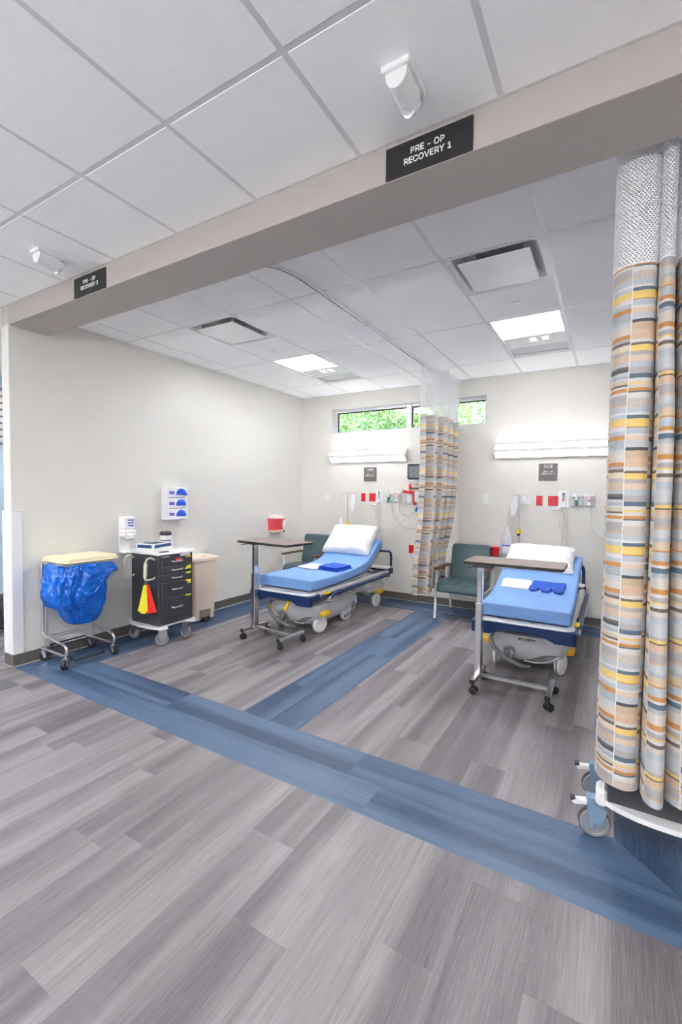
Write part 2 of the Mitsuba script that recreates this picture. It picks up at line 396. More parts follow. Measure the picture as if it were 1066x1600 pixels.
LCOL = [i for i, x in enumerate([-6]+cx) if any(abs(x-(CX0+k*TX)) < .02 for k in (-9, -5, -2, 1, 4))]
def cor_skip(i, j):
    return True if (i in LCOL and j == 1) else None
grid(cx, cys, cor_skip, -6, 9.0, -8.2, BF)
part(cl, 'wall_angle', [box(-6, 9.0, BF-.02, BF, H-.002, H+.006, .001)], 'mat_runner')
part(cl, 'wall_angle', [box(0, .016, BB, 0, H-.001, H+.006, .001), box(0, 9.0, -.016, 0, H-.001, H+.006, .001)], 'mat_runner')
# neighbour bay ceiling
part(cl, 'neighbour_tile', [box(-2.7, -1.9, BF, -.05, H, H+.02), box(-1.29, -.125, BF, -.05, H, H+.02), box(-1.9, -1.29, BF, -2.6, H, H+.02), box(-1.9, -1.29, -1.38, -.05, H, H+.02)], 'mat_tile')

# lamps in the ceiling
def troffer(x0, x1, y0, y1, L, lab, group=None, exam=False):
    t = thing('ceiling_light', lab, 'ceiling light', group)
    g = TW+.001
    part(t, 'frame', [box(x0+g, x0+g+.016, y0+g, y1-g, H+.001, H+.02, .002), box(x1-g-.016, x1-g, y0+g, y1-g, H+.001, H+.02, .002),
                      box(x0+g, x1-g, y0+g, y0+g+.016, H+.001, H+.02, .002), box(x0+g, x1-g, y1-g-.016, y1-g, H+.001, H+.02, .002),
                      box(x0+g, x1-g, y0+g, y1-g, H+.06, H+.075)], 'mat_white')
    xa, xb = x0+g+.016, x1-g-.016
    if not exam:
        k = numbered(f'{t}__diffuser'); emitter(k, box(xa, xb, y0+.03, y1-.03, H+.010, H+.014), (L, L, L*1.01))
        return
    ym = y0+(y1-y0)*.475; yn = y0+(y1-y0)*.745
    k = numbered(f'{t}__diffuser'); emitter(k, box(xa, xb, y0+.03, ym, H+.010, H+.014), (L, L, L*1.01))
    labels[k] = {'label': 'bright white lens'}
    part(t, 'inner_panel', box(xa, xb, ym, yn, H+.010, H+.016, .002), 'mat_white')
    part(t, 'end_panel', box(xa, xb, yn, y1-g-.016, H+.022, H+.026), 'mat_gray_light', label='grey end panel')
    for q in (-.055, .055):
        k = numbered(f'{t}__spot_lens'); xm = (xa+xb)/2+q+.04
        emitter(k, box(xm-.026, xm+.026, ym+.07, ym+.17, H+.0085, H+.0105), (L*.6,)*3)
troffer(*VX[0], Y2, Y3, ROOM_LIGHT, 'lit rectangular ceiling light over the left stretcher, the farther left of two', exam=True)
troffer(*VX[1], Y2, Y3, ROOM_LIGHT, 'lit rectangular ceiling light over the right stretcher, behind the right air vent', exam=True)
for i in LCOL:
    xs = [-6]+cx
    for yy in (LROW,):
        troffer(xs[i], xs[i+1], yy, yy+1.2192, CORRIDOR, 'flat white corridor ceiling light behind the camera', 'corridor ceiling lights')

troffer(-1.9, -1.29, -2.6, -1.38, ROOM_LIGHT*.5, 'ceiling light of the next bay, hidden past the wall end')

# plaque diffusers
for vi, (x0, x1) in enumerate(VX):
    t = thing('air_vent', ('square white air vent in the ceiling over the left bay', 'square white air vent in the ceiling over the right bay, nearer the big curtain')[vi], 'air vent')
    cxm, cym = (x0+x1)/2, (Y1+VY)/2
    a = .289
    def sq(h, z): return np.array([(cxm-h, cym-h, z), (cxm+h, cym-h, z), (cxm+h, cym+h, z), (cxm-h, cym+h, z)])
    part(t, 'cone', loft([sq(a, H+.010), sq(a, H+.002), sq(a-.022, H+.002), sq(a-.03, H+.008), sq(.22, H+.062), sq(.16, H+.115)], caps=False), 'mat_white_metal')
    part(t, 'collar', [box(cxm-.16, cxm+.16, cym-.16, cym+.16, H+.115, H+.12)], 'mat_gray_mid')
    part(t, 'plaque', loft([sq(.218, H-.020), sq(.221, H-.016), sq(.221, H-.012), sq(.208, H-.008)]), 'mat_white')
    for sx, sy in ((-1, 1), (1, 1), (-1, -1), (1, -1)):
        part(t, 'hanger', box(cxm+sx*.19-.008, cxm+sx*.19+.008, cym+sy*.19-.008, cym+sy*.19+.008, H-.010, H+.05), 'mat_steel')
for vi, (x, y) in enumerate(((1.169, -2.155), (3.618, -2.175))):
    single('sprinkler_cover', lathe([(.0, H-.008), (.036, H-.008), (.042, H-.005), (.042, H+.003), (.03, H+.006)], (x, y, 0)), 'mat_white',
           ('round white sprinkler cover in the ceiling between vent and light, left bay', 'round white sprinkler cover in the ceiling between vent and light, right bay')[vi], 'sprinkler', smooth=40)

# ------------------------------------------------------------------ window and outside
wn = struct('window_1', [box(WX0, WX1, .085, .15, WZ0, WZ0+.03, .004), box(WX0, WX1, .085, .15, WZ1-.045, WZ1, .004), box(WX0, WX0+.05, .085, .15, WZ0, WZ1, .004),
                         box(WX1-.03, WX1, .085, .15, WZ0, WZ1, .004)], 'mat_white_metal')
part(wn, 'mullion', box(1.765, 1.84, .08, .15, WZ0, WZ1, .005), 'mat_white_metal')
for x0, x1 in ((WX0+.05, 1.765), (1.84, WX1-.03)):
    part(wn, 'gasket', [box(x0, x0+.012, .10, .125, WZ0+.03, WZ1-.045), box(x0, x1, .10, .125, WZ1-.058, WZ1-.045)], 'mat_black')
    part(wn, 'pane', box(x0, x1, .118, .1182, WZ0+.03, WZ1-.045), 'mat_glass')
part(wn, 'sill', box(WX0, WX1, -.002, .09, WZ0-.001, WZ0+.004, .001), 'mat_white')
single('lawn', box(-25, 25, .3, 40, -.6, -.5), 'mat_grass', 'green ground outside the high window', 'ground', kind='stuff')
def tree(x, y, h, r, seed, lab):
    rng = np.random.default_rng(seed)
    t = thing('tree', lab, 'tree')
    part(t, 'trunk', tube([(x, y, -.5), (x+.1, y, h*.4), (x, y+.1, h*.75)], [.16, .12, .06], 10, 4), 'mat_bark', smooth=True)
    n = 9000
    d = rng.normal(size=(n, 3)); d /= np.linalg.norm(d, axis=1, keepdims=True)
    rad = r*rng.uniform(.25, 1, n)**.6*(.75+.5*meshkit.noise(d*2.2+seed, seed))
    c = np.array([x, y, h*.62])+d*rad[:, None]*[1, 1, .85*h*.5/r*.8]
    u = rng.normal(size=(n, 3)); u /= np.linalg.norm(u, axis=1, keepdims=True)
    w = np.cross(u, rng.normal(size=(n, 3))); w /= np.linalg.norm(w, axis=1, keepdims=True)
    s = rng.uniform(.04, .085, n)[:, None]
    v = np.stack([c-u*s, c+w*s*.5, c+u*s, c-w*s*.5], 1).reshape(-1, 3)
    i = np.arange(n)*4
    part(t, 'foliage', (v, np.stack([i, i+1, i+2, i+3], 1)), 'mat_leaf', kind='stuff')
tree(-3.4, 5.0, 6.6, 1.75, 1, 'bright green tree outside the left end of the high window')
tree(.0, 4.6, 6.3, 1.7, 2, 'bright green tree outside the middle of the high window')
tree(3.3, 5.2, 6.6, 1.75, 3, 'bright green tree outside the right end of the high window')
tree(-5.6, 10.0, 8.6, 2.3, 4, 'green tree farther off behind the left window pane')
tree(-1.4, 9.6, 8.4, 2.2, 5, 'green tree farther off behind the middle of the window')
tree(2.9, 10.0, 8.6, 2.2, 6, 'green tree farther off behind the right window pane')

# ------------------------------------------------------------------ overbed wall lights
def overbed(x0, x1, lab, group=None, gain=1.0):
    t = thing('wall_light', lab, 'wall light', group)
    G = OVERBED*gain
    z = 2.062
    prof = [(0, -.085), (-.035, -.09), (-.115, -.022), (-.12, 0), (-.115, .022), (-.055, .082), (0, .078)]
    prof = [(y, z+q) for y, q in prof]
    part(t, 'end_cap', extr(prof, .014, 'x', x0), 'mat_white')
    part(t, 'end_cap', extr(prof, .014, 'x', x1-.014), 'mat_white')
    part(t, 'spine', box(x0+.014, x1-.014, -.116, -.108, z-.017, z+.017, .003), 'mat_white')
    part(t, 'housing', box(x0+.014, x1-.014, -.03, 0, z-.07, z+.07), 'mat_white')
    def lens(a, b):
        v = np.array([(x0+.014, a[0], z+a[1]), (x1-.014, a[0], z+a[1]), (x1-.014, b[0], z+b[1]), (x0+.014, b[0], z+b[1])])
        m = trimesh.Trimesh(v, [[0, 1, 2], [0, 2, 3]], process=False)
        return m
    up = lens((-.112, .018), (-.03, .082)); dn = lens((-.036, -.087), (-.112, -.018))
    for m, nm, k in ((up, 'upper_lens', 1.15+.35*(gain == 1.0)+1.4*(gain > 1)), (dn, 'lower_lens', .85*(.5 if gain > 1 else 1))):
        if m.face_normals[0][1] > 0: m.invert()
        if len(XF) > 1: m = m.copy(); m.apply_transform(XF[-1])
        emitter(numbered(f'{t}__{nm}'), m, (G*k, G*k, G*k))
overbed(.575, 1.835, 'glowing white wall light over the left stretcher, under the window')
overbed(3.02, 4.27, 'glowing white wall light over the right stretcher')

for k in range(5):        # the same fixture along the far side of the corridor, behind the camera
    XF.append(np.diag([-1., -1., 1., 1.])); XF[-1][:2, 3] = (-.6+1.9*k, -8.2)
    overbed(-.63, .63, 'white wall light on the corridor wall behind the camera', 'corridor wall lights', CORRIDOR_UP); XF.pop()

# ------------------------------------------------------------------ signs
def sign(x0, x1, y, z0, z1, mat, lines, lab, fr='-'):
    t = thing('room_sign', lab, 'sign')
    part(t, 'plate', box(x0, x1, y-.006, y, z0, z1, .002), mat)
    for s, h, zz, bold, sx in lines:
        part(t, 'lettering', on_wall(text(s, h, .0012, bold, sx), (x0+x1)/2, y-.006, zz), 'mat_text')
for x, n, lab in ((3.612, '1', 'black PRE - OP RECOVERY 1 sign on the taupe beam'), (1.173, '2', 'black PRE - OP RECOVERY 2 sign on the taupe beam, far left')):
    sign(x-.189, x+.189, BF, 2.864, 3.001, 'mat_sign_black', [('PRE - OP', .0245, 2.943, True, 1.0), (f'RECOVERY {n}', .0245, 2.905, True, 1.0)], lab)
for x, n, lab in ((1.242, '2', 'square brown 102 PRE-OP RECOVERY 2 wall sign over the left stretcher'), (3.645, '1', 'square brown 102 PRE-OP RECOVERY 1 wall sign over the right stretcher')):
    sign(x-.103, x+.103, 0, 1.692, 1.898, 'mat_sign_brown', [('102', .033, 1.846, True, 1.2), ('PRE - OP', .0165, 1.792, True, 1.05), (f'RECOVERY {n}', .0165, 1.766, True, 1.05)], lab)

# ------------------------------------------------------------------ ceiling sensors
def sensor(x, y, lab):
    t = thing('motion_sensor', lab, 'motion sensor')
    with at(x, y, H):
        part(t, 'base_plate', box(-.055, .055, -.085, .085, -.022, .001, .004), 'mat_white')
        prof = []
        rings = []
        for k, yy in enumerate(np.linspace(-.07, .055, 6)):
            a = np.linspace(0, math.pi, 13)
            w, d = .042, .062+.012*k/5
            top = [(w*math.cos(q), yy, -.02-d*math.sin(q)**.8) for q in a]
            rings.append(np.array(top))
        part(t, 'lens_hood', loft(rings), 'mat_white', smooth=40)
        rings = [np.array([(.033*math.cos(q), yy, -.03-(.075-.03*j)*math.sin(q)**.8) for q in np.linspace(0, math.pi, 13)]) for j, yy in enumerate((.05, .085, .098))]
        part(t, 'lens', loft(rings), 'mat_clear', smooth=40)
sensor(3.615, -4.40, 'white motion sensor on the corridor ceiling, the nearer and larger of the two')
sensor(1.15, -4.40, 'small white motion sensor on the corridor ceiling at the far left')

# ------------------------------------------------------------------ curtain tracks and curtains
def track(pts, lab):
    t = thing('curtain_track', lab, 'curtain track')
    p = catmull(pts, 10)
    z = H-.004
    rings = []
    tt = np.gradient(p, axis=0); tt /= np.linalg.norm(tt, axis=1, keepdims=True)
    nn = np.stack([-tt[:, 1], tt[:, 0]], 1)
    for q, nv in zip(p, nn):
        rings.append([(q[0]+nv[0]*a, q[1]+nv[1]*a, z+b) for a, b in ((-.016, .004), (-.016, -.018), (-.006, -.018), (-.006, -.006), (.006, -.006), (.006, -.018), (.016, -.018), (.016, .004))])
    part(t, 'rail', loft(rings), 'mat_white')
    rings = []
    for q, nv in zip(p, nn):
        rings.append([(q[0]+nv[0]*a, q[1]+nv[1]*a, z+b) for a, b in ((-.0062, -.019), (-.0062, -.012), (.0062, -.012), (.0062, -.019))])
    part(t, 'slot', loft(rings), 'mat_gray_mid')
    return t
track([(2.395, -.06, 0), (2.395, -1.0, 0), (2.395, -2.2, 0), (2.395, -3.0, 0), (2.394, -3.30, 0), (2.375, -3.48, 0), (2.32, -3.60, 0), (2.22, -3.655, 0), (2.0, -3.66, 0), (1.0, -3.66, 0), (.05, -3.66, 0)],
      'white curtain track on the ceiling curving between the two bays')
track([(4.62, -.06, 0), (4.62, -1.5, 0), (4.62, -2.8, 0), (4.62, -3.45, 0), (4.64, -3.6, 0), (4.74, -3.70, 0), (4.9, -3.705, 0), (5.6, -3.705, 0), (6.6, -3.705, 0)] if False else
      [(4.2, -3.715, 0), (4.4, -3.715, 0), (4.8, -3.715, 0), (5.6, -3.715, 0), (6.6, -3.715, 0)], 'white curtain track behind the beam above the big right curtain')

def curtain(top, bottom, z_hem, z_seam, z_top, lab, s_off=0, dense=10, z_off=0.0, ease=1.35, full=1.0, cell=.0135):
    t = thing('privacy_curtain', lab, 'curtain')
    A, B = catmull(top, dense), catmull(bottom, dense)
    s = np.concatenate([[0], np.cumsum(np.linalg.norm(np.diff(A[:, :2], axis=0), axis=1))])
    sb = np.concatenate([[0], np.cumsum(np.linalg.norm(np.diff(B[:, :2], axis=0), axis=1))])
    nz = 44
    V, UV = [], []
    n = len(A)
    for i, w in enumerate(np.linspace(0, 1, nz)):
        e = min(1.0, w/full)**ease
        P = A[:, :2]*(1-e)+B[:, :2]*e
        z = z_seam+(z_hem-z_seam)*w
        wob = (meshkit.noise(np.column_stack([s*5, np.full(n, z*1.7), np.full(n, 3.+s_off)]))-.5)*.022*min(1, w*4)
        P = P+np.column_stack([wob, -wob])
        V.append(np.column_stack([P, np.full(n, z)])); UV.append(np.column_stack([s+s_off, np.full(n, -(z-z_seam)+z_off)]))
    V, UV = np.vstack(V), np.vstack(UV)
    i, j = np.meshgrid(np.arange(nz-1), np.arange(n-1), indexing='ij')
    q = np.stack([i*n+j, i*n+j+1, (i+1)*n+j+1, (i+1)*n+j], -1).reshape(-1, 4)
    part(t, 'fabric', (V, q), 'mat_curtain', smooth=True, uv=UV)
    # hem tape
    top_m = tube(np.column_stack([A[:, :2], np.full(n, z_seam)]), .003, 6)
    part(t, 'seam_tape', top_m, 'mat_wood' if False else 'mat_net', smooth=True)
    # mesh panel: hexagonal net as thin ribbons following the pleats
    L = s[-1]; nc = int(L/cell); nr = int((z_top-z_seam)/(cell*.62))
    f = lambda q: np.column_stack([np.interp(q, s, A[:, 0]), np.interp(q, s, A[:, 1])])
    segs = []
    hz = (z_top-z_seam)/nr
    for r in range(nr):
        za, zb = z_seam+hz*r, z_seam+hz*(r+1)
        o = (r % 2)*.5
        c = (np.arange(nc)+o)*cell
        c = c[c+cell < L]
        # each cell: vertical tie and two slanted ties
        segs.append((c, c, za, za+hz*.55)); segs.append((c, c+cell*.5, za+hz*.55, zb)); segs.append((c, np.maximum(c-cell*.5, 0), za+hz*.55, zb))
    vs, fs, k = [], [], 0
    wd = cell*.16
    for a, b, za, zb in segs:
        d = np.array([zb-za]).repeat(len(a)); dx = b-a
        ln = np.sqrt(d**2+dx**2); ox, oz = d/ln*wd, -dx/ln*wd
        p = [np.column_stack([f(np.clip(a+ox, 0, L)), za+oz]), np.column_stack([f(np.clip(a-ox, 0, L)), za-oz]), np.column_stack([f(np.clip(b-ox, 0, L)), zb-oz]), np.column_stack([f(np.clip(b+ox, 0, L)), zb+oz])]
        vs.append(np.stack(p, 1).reshape(-1, 3)); m = np.arange(len(a))*4+k
        fs.append(np.stack([m, m+1, m+2, m+3], 1)); k += 4*len(a)
    part(t, 'mesh_panel', (np.vstack(vs), np.vstack(fs)), 'mat_net', kind='stuff', label='white open net top')
    for q in np.arange(.02, L, .15):
        p = f(np.array([q]))[0]
        tr = H-.03
        part(t, 'hook', tube([(p[0], p[1], z_top-.01), (p[0], p[1], tr)], .0035, 6), 'mat_white')
    return t
# big curtain at the right
xs_top = [(4.345, -3.46), (4.305, -3.54), (4.288, -3.64), (4.302, -3.715), (4.345, -3.75), (4.395, -3.752), (4.437, -3.73), (4.452, -3.68), (4.452, -3.60), (4.449, -3.66), (4.452, -3.73), (4.470, -3.765), (4.493, -3.75),
          (4.503, -3.70), (4.512, -3.60), (4.516, -3.68), (4.525, -3.75), (4.56, -3.785), (4.61, -3.785), (4.655, -3.74), (4.665, -3.62), (4.685, -3.74), (4.73, -3.78), (4.78, -3.76), (4.80, -3.63), (4.83, -3.75), (4.89, -3.78), (4.94, -3.70)]
xs_top[8] = (4.450, -3.545); xs_top[7] = (4.451, -3.66); xs_top[14] = (4.512, -3.57)
xs_bot = [(4.312, -3.66), (4.297, -3.70), (4.290, -3.76), (4.312, -3.825), (4.342, -3.855), (4.385, -3.868), (4.418, -3.855), (4.438, -3.83), (4.445, -3.80), (4.445, -3.83), (4.452, -3.89), (4.475, -3.925), (4.505, -3.925),
          (4.520, -3.88), (4.524, -3.81), (4.530, -3.84), (4.55, -3.87), (4.59, -3.89), (4.63, -3.88), (4.66, -3.85), (4.67, -3.81), (4.70, -3.85), (4.75, -3.88), (4.79, -3.86), (4.81, -3.81), (4.84, -3.85), (4.90, -3.88), (4.95, -3.82)]
curtain(xs_top, xs_bot, .325, 2.455, 2.99, 'large striped privacy curtain in the right foreground', s_off=.115*1.06, dense=8, ease=.55)
# curtain between the two bays
mt, mb = [], []
ws = [(2.44, -1.02), (2.37, -.99), (2.345, -.93), (2.40, -.90), (2.50, -.90), (2.545, -.87), (2.47, -.82), (2.44, -.77), (2.50, -.73), (2.58, -.73), (2.62, -.68), (2.54, -.62), (2.50, -.55), (2.54, -.50), (2.60, -.50), (2.635, -.44), (2.56, -.38), (2.53, -.32),
      (2.57, -.28), (2.62, -.27), (2.65, -.22), (2.58, -.16), (2.52, -.12)]
ws = [(x-.065-.085*y, y+.02) for x, y in ws]
wb = [(2.37, -1.10), (2.31, -1.07), (2.275, -1.02), (2.33, -.985), (2.43, -.985), (2.465, -.95), (2.39, -.91), (2.36, -.86), (2.40, -.82), (2.45, -.82), (2.475, -.77), (2.40, -.71), (2.37, -.65), (2.38, -.58), (2.42, -.57), (2.43, -.5), (2.36, -.43), (2.34, -.36),
      (2.36, -.31), (2.41, -.30), (2.42, -.24), (2.36, -.17), (2.33, -.12)]
wb = [(x+.06*min(1, max(0, -y))+.05*min(1, max(0, (y+.9)/.4)), y) for x, y in wb]
wb = [(min(x, 2.478) if y > -.80 else x, y) for x, y in wb]
curtain(ws, wb, .345, 2.43, 2.98, 'striped privacy curtain hanging between the two stretchers, in front of the window', s_off=.02, dense=7, ease=4.0, full=.80, cell=.016)

# ------------------------------------------------------------------ back wall fittings
def outlet(x, z, w, h, mat, name, lab, cat, kind='outlet', grp=None):
    t = thing(name, lab, cat, grp)
    part(t, 'plate', box(x-w/2, x+w/2, -.007, 0, z-h/2, z+h/2, .003), mat)
    n = 2 if w > .1 else 1
    for i in range(n):
        xx = x+(i-(n-1)/2)*.052
        if kind == 'outlet':
            for dz in (-.02, .02):
                part(t, 'socket', box(xx-.016, xx+.016, -.011, -.006, z+dz-.014, z+dz+.014, .003), mat)
        else:
            part(t, 'rocker', box(xx-.016, xx+.016, -.012, -.006, z-.032, z+.032, .003), mat)
outlet(.497, 1.455, .072, .115, 'mat_white', 'wall_outlet', 'white wall outlet left of the left stretcher head', 'outlet')
outlet(2.916, 1.456, .072, .115, 'mat_white', 'wall_outlet', 'white wall outlet above the chair by the curtain', 'outlet')
outlet(3.393, 1.456, .116, .115, 'mat_white', 'switch_plate', 'white switch plate right of the right drip pole', 'switch', 'rocker')
outlet(1.131, 1.456, .072, .12, 'mat_red', 'red_outlet', 'narrow red outlet on the wall above the left stretcher', 'outlet')
outlet(1.291, 1.456, .118, .12, 'mat_red', 'red_outlet', 'wide red outlet on the wall above the left stretcher', 'outlet')
outlet(3.557, 1.448, .072, .12, 'mat_red', 'red_outlet', 'narrow red outlet on the wall above the right stretcher', 'outlet')
outlet(3.715, 1.448, .118, .12, 'mat_red', 'red_outlet', 'wide red outlet on the wall above the right stretcher', 'outlet')
outlet(1.907, .735, .072, .115, 'mat_red', 'red_outlet', 'red outlet low on the wall left of the middle curtain', 'outlet')
outlet(4.30, .748, .072, .115, 'mat_red', 'red_outlet', 'red outlet low on the wall by the right curtain edge', 'outlet')
def nurse_call(x, lab, cord_lab):
    t = thing('nurse_call_station', lab, 'nurse call')
    part(t, 'plate', box(x-.058, x+.058, -.008, 0, 1.36, 1.575, .003), 'mat_white')
    part(t, 'housing', box(x-.028, x+.028, -.022, -.007, 1.37, 1.565, .005), 'mat_white')
    for dz, m in ((.06, 'mat_caster_blue'), (.035, 'mat_green'), (.008, 'mat_red'), (.08, 'mat_dark')):
        part(t, 'button', box(x-.012, x+.012, -.026, -.02, 1.455+dz-.009, 1.455+dz+.009, .002), m)
    part(t, 'plug', cyl((x-.005, -.02, 1.39), (x-.005, -.05, 1.375), .014), 'mat_white', smooth=30)
    c = thing('call_cord', cord_lab, 'cord')
    part(c, 'cable', [tube([(x-.005, -.05, 1.374), (x+.03, -.055, 1.30), (x+.045, -.05, 1.1), (x+.05, -.045, .8), (x+.02, -.05, .55), (x-.03, -.09, .42)], .005, 8, 8),
                      tube([(x-.04, -.06, 1.345), (x-.0, -.06, 1.33), (x+.015, -.05, 1.2), (x-.01, -.05, .95), (x-.03, -.05, .6), (x-.05, -.09, .45)], .005, 8, 8)], 'mat_cream_grip', smooth=True)
    part(c, 'handset', box(x-.12, x-.03, -.075, -.05, 1.335, 1.36, .008), 'mat_cloth', smooth=30)
    part(c, 'clip', box(x-.04, x-.02, -.065, -.05, 1.15, 1.20, .004), 'mat_cream_grip')
nurse_call(1.395, 'white nurse call plate above the left stretcher', 'cream call cord hanging down behind the left stretcher')
nurse_call(3.823, 'white nurse call plate above the right stretcher', 'cream call cord hanging down behind the right stretcher')
def gas(x, lab, n=2):
    t = thing('gas_outlet', lab, 'gas outlet')
    for i in range(n):
        xx = x+.128*i
        prof = [(xx-.062, 1.385), (xx+.062, 1.385), (xx+.062, 1.525), (xx-.062, 1.525)]
        A = np.array([(a, -.001, b) for a, b in prof]); c = np.array([xx, -.03, 1.455])
        Bq = np.array([(xx+(a-xx)*.8, -.028, 1.455+(b-1.455)*.78) for a, b in prof])
        part(t, 'plate', loft([A, A+[0, -.008, 0], Bq]), 'mat_gray_light')
        if i == 0:
            part(t, 'adapter', [cyl((xx, -.03, 1.455), (xx, -.075, 1.455), .017), lathe([(.0, -.03), (.012, -.028), (.016, 0), (.009, .03)], (xx, -.065, 1.425))], 'mat_green', smooth=30)
            part(t, 'slot', [box(xx-.045, xx-.012, -.031, -.027, 1.485, 1.493), box(xx+.012, xx+.045, -.031, -.027, 1.485, 1.493)], 'mat_dark')
            part(t, 'flow_tube', cyl((xx, -.07, 1.46), (xx, -.07, 1.56), .011), 'mat_clear', smooth=30)
        else:
            part(t, 'gauge', cyl((xx, -.03, 1.488), (xx, -.07, 1.488), .033, 20), 'mat_white', smooth=30)
            part(t, 'gauge_ring', lathe([(.0, -.001), (.030, 0), (.030, .003), (0, .003)], (xx, -.0735, 1.488), 'y'), 'mat_red')
            part(t, 'dial', cyl((xx, -.07, 1.488), (xx, -.076, 1.488), .025, 20), 'mat_cloth')
            part(t, 'knob', cyl((xx, -.03, 1.425), (xx, -.075, 1.425), .022, 20), 'mat_white', smooth=30)
gas(1.568, 'grey oxygen and suction outlets right of the left nurse call'); gas(3.962, 'grey oxygen and suction outlets near the right curtain')
single('suction_hose', tube([(4.09, -.05, 1.39), (4.10, -.06, 1.28), (4.16, -.06, 1.12), (4.26, -.06, 1.05), (4.38, -.06, 1.06), (4.45, -.05, 1.2)], .008, 8, 8), 'mat_cloth', 'white hose curving from the right gas outlets', 'hose', smooth=True)
t = thing('suction_canister', 'white and red canister on the wall at the right curtain edge', 'canister')
part(t, 'cup', lathe([(.0, 0), (.045, .0), (.052, .12), (.052, .125)], (4.335, -.075, 1.36)), 'mat_cloth', smooth=30)
part(t, 'lid', lathe([(.054, 0), (.054, .015), (.03, .03), (.012, .035), (.012, .055), (0, .055)], (4.335, -.075, 1.487)), 'mat_red_tag', smooth=30)
part(t, 'bracket', box(4.29, 4.38, -.03, 0, 1.40, 1.46, .004), 'mat_gray')
# red bin by the chair
single('sharps_cup', lathe([(.0, 0), (.042, 0), (.054, .105), (.060, .108), (.060, .118), (.050, .118), (.047, .105), (0, .10)], (3.062, -.07, .735)), 'mat_red', 'red plastic bin on the wall right of the chair by the curtain', 'bin', smooth=30)
# vitals monitor with cables
t = thing('vitals_monitor', 'dark vital signs monitor on the wall left of the middle curtain', 'monitor')
with at(2.035, -.16, 1.815, 12):
    part(t, 'case', box(-.13, .13, -.02, .06, -.105, .105, .012), 'mat_dark')
    part(t, 'screen', box(-.112, .112, -.023, -.018, -.082, .075, .002), 'mat_screen')
part(t, 'wall_arm', [box(2.0, 2.06, -.14, 0, 1.74, 1.80, .006), box(1.93, 2.13, -.19, -.05, 1.645, 1.672, .006), box(2.01, 2.05, -.03, 0, 1.40, 1.8, .004)], 'mat_gray_light')
part(t, 'basket', [box(2.0, 2.11, -.15, -.02, 1.40, 1.56, .008)], 'mat_white')
part(t, 'sensor_bracket', [box(1.93, 2.08, -.16, -.145, 1.58, 1.60, .004)], 'mat_dark')
part(t, 'cable', [tube([(1.82, -.12, 1.60), (1.76, -.13, 1.45), (1.775, -.13, 1.28), (1.87, -.13, 1.215), (1.98, -.13, 1.26), (2.03, -.12, 1.40)], .007, 8, 8),
                  tube([(1.98, -.15, 1.58), (1.90, -.16, 1.555), (1.84, -.15, 1.57), (1.81, -.13, 1.50), (1.80, -.12, 1.38)], .005, 8, 8),
                  tube([(1.62, -.06, 1.39), (1.66, -.06, 1.2), (1.8, -.06, 1.05), (1.98, -.06, 1.03)], .006, 8, 8)], 'mat_gray_light', smooth=True)
part(t, 'cable_clip', box(2.01, 2.05, -.135, -.11, 1.27, 1.33, .006), 'mat_gown')
t = thing('suction_canister', 'red and clear canister with red caps under the monitor', 'canister')
part(t, 'cup', lathe([(0, 0), (.04, 0), (.048, .12), (.05, .12)], (1.90, -.07, 1.39)), 'mat_cloth', smooth=30)
part(t, 'lid', lathe([(.052, 0), (.052, .02), (.02, .035), (.02, .11), (.012, .15), (0, .15)], (1.90, -.07, 1.52)), 'mat_red_tag', smooth=30)
part(t, 'cap', [cyl((1.79, -.07, 1.545), (1.86, -.07, 1.545), .02), cyl((1.97, -.07, 1.36), (1.97, -.07, 1.52), .017)], 'mat_red', smooth=30)
part(t, 'bracket', box(1.80, 1.99, -.03, 0, 1.385, 1.52, .005), 'mat_gray_light')

# ------------------------------------------------------------------ left wall fittings
t = thing('sharps_container', 'red sharps container on the left wall above the overbed table', 'sharps container')
y0, y1 = -.84, -.56
ring = lambda z, a, d: np.array([(0.002, a, z), (d, a+.02, z), (d+.015, (y0+y1)/2, z), (d, 2*(y0+y1)/2-a-.02, z), (0.002, y0+y1-a, z)])
part(t, 'body', loft([ring(.955, y0+.02, .085), ring(.96, y0+.015, .09), ring(1.12, y0, .115), ring(1.125, y0, .115)]), 'mat_sharps')
part(t, 'lid', loft([ring(1.125, y0-.004, .118), ring(1.14, y0-.004, .118), ring(1.165, y0+.02, .08), ring(1.178, y0+.04, .04)]), 'mat_lid_pink', label='pale frosted lid')
part(t, 'bracket', loft([ring(.905, y0+.06, .06), ring(.925, y0+.02, .10), ring(.957, y0+.012, .10)]), 'mat_beige')
part(t, 'lock', box(.09, .118, -.60, -.57, .925, .945, .003), 'mat_dark')
part(t, 'label_sticker', trimesh.convex.convex_hull([(.1, -.63, .99), (.1, -.57, .99), (.13, -.65, .99), (.116, -.57, .99), (.108, -.63, 1.105), (.139, -.645, 1.105), (.1285, -.565, 1.105), (.1, -.57, 1.105)]), 'mat_cloth')

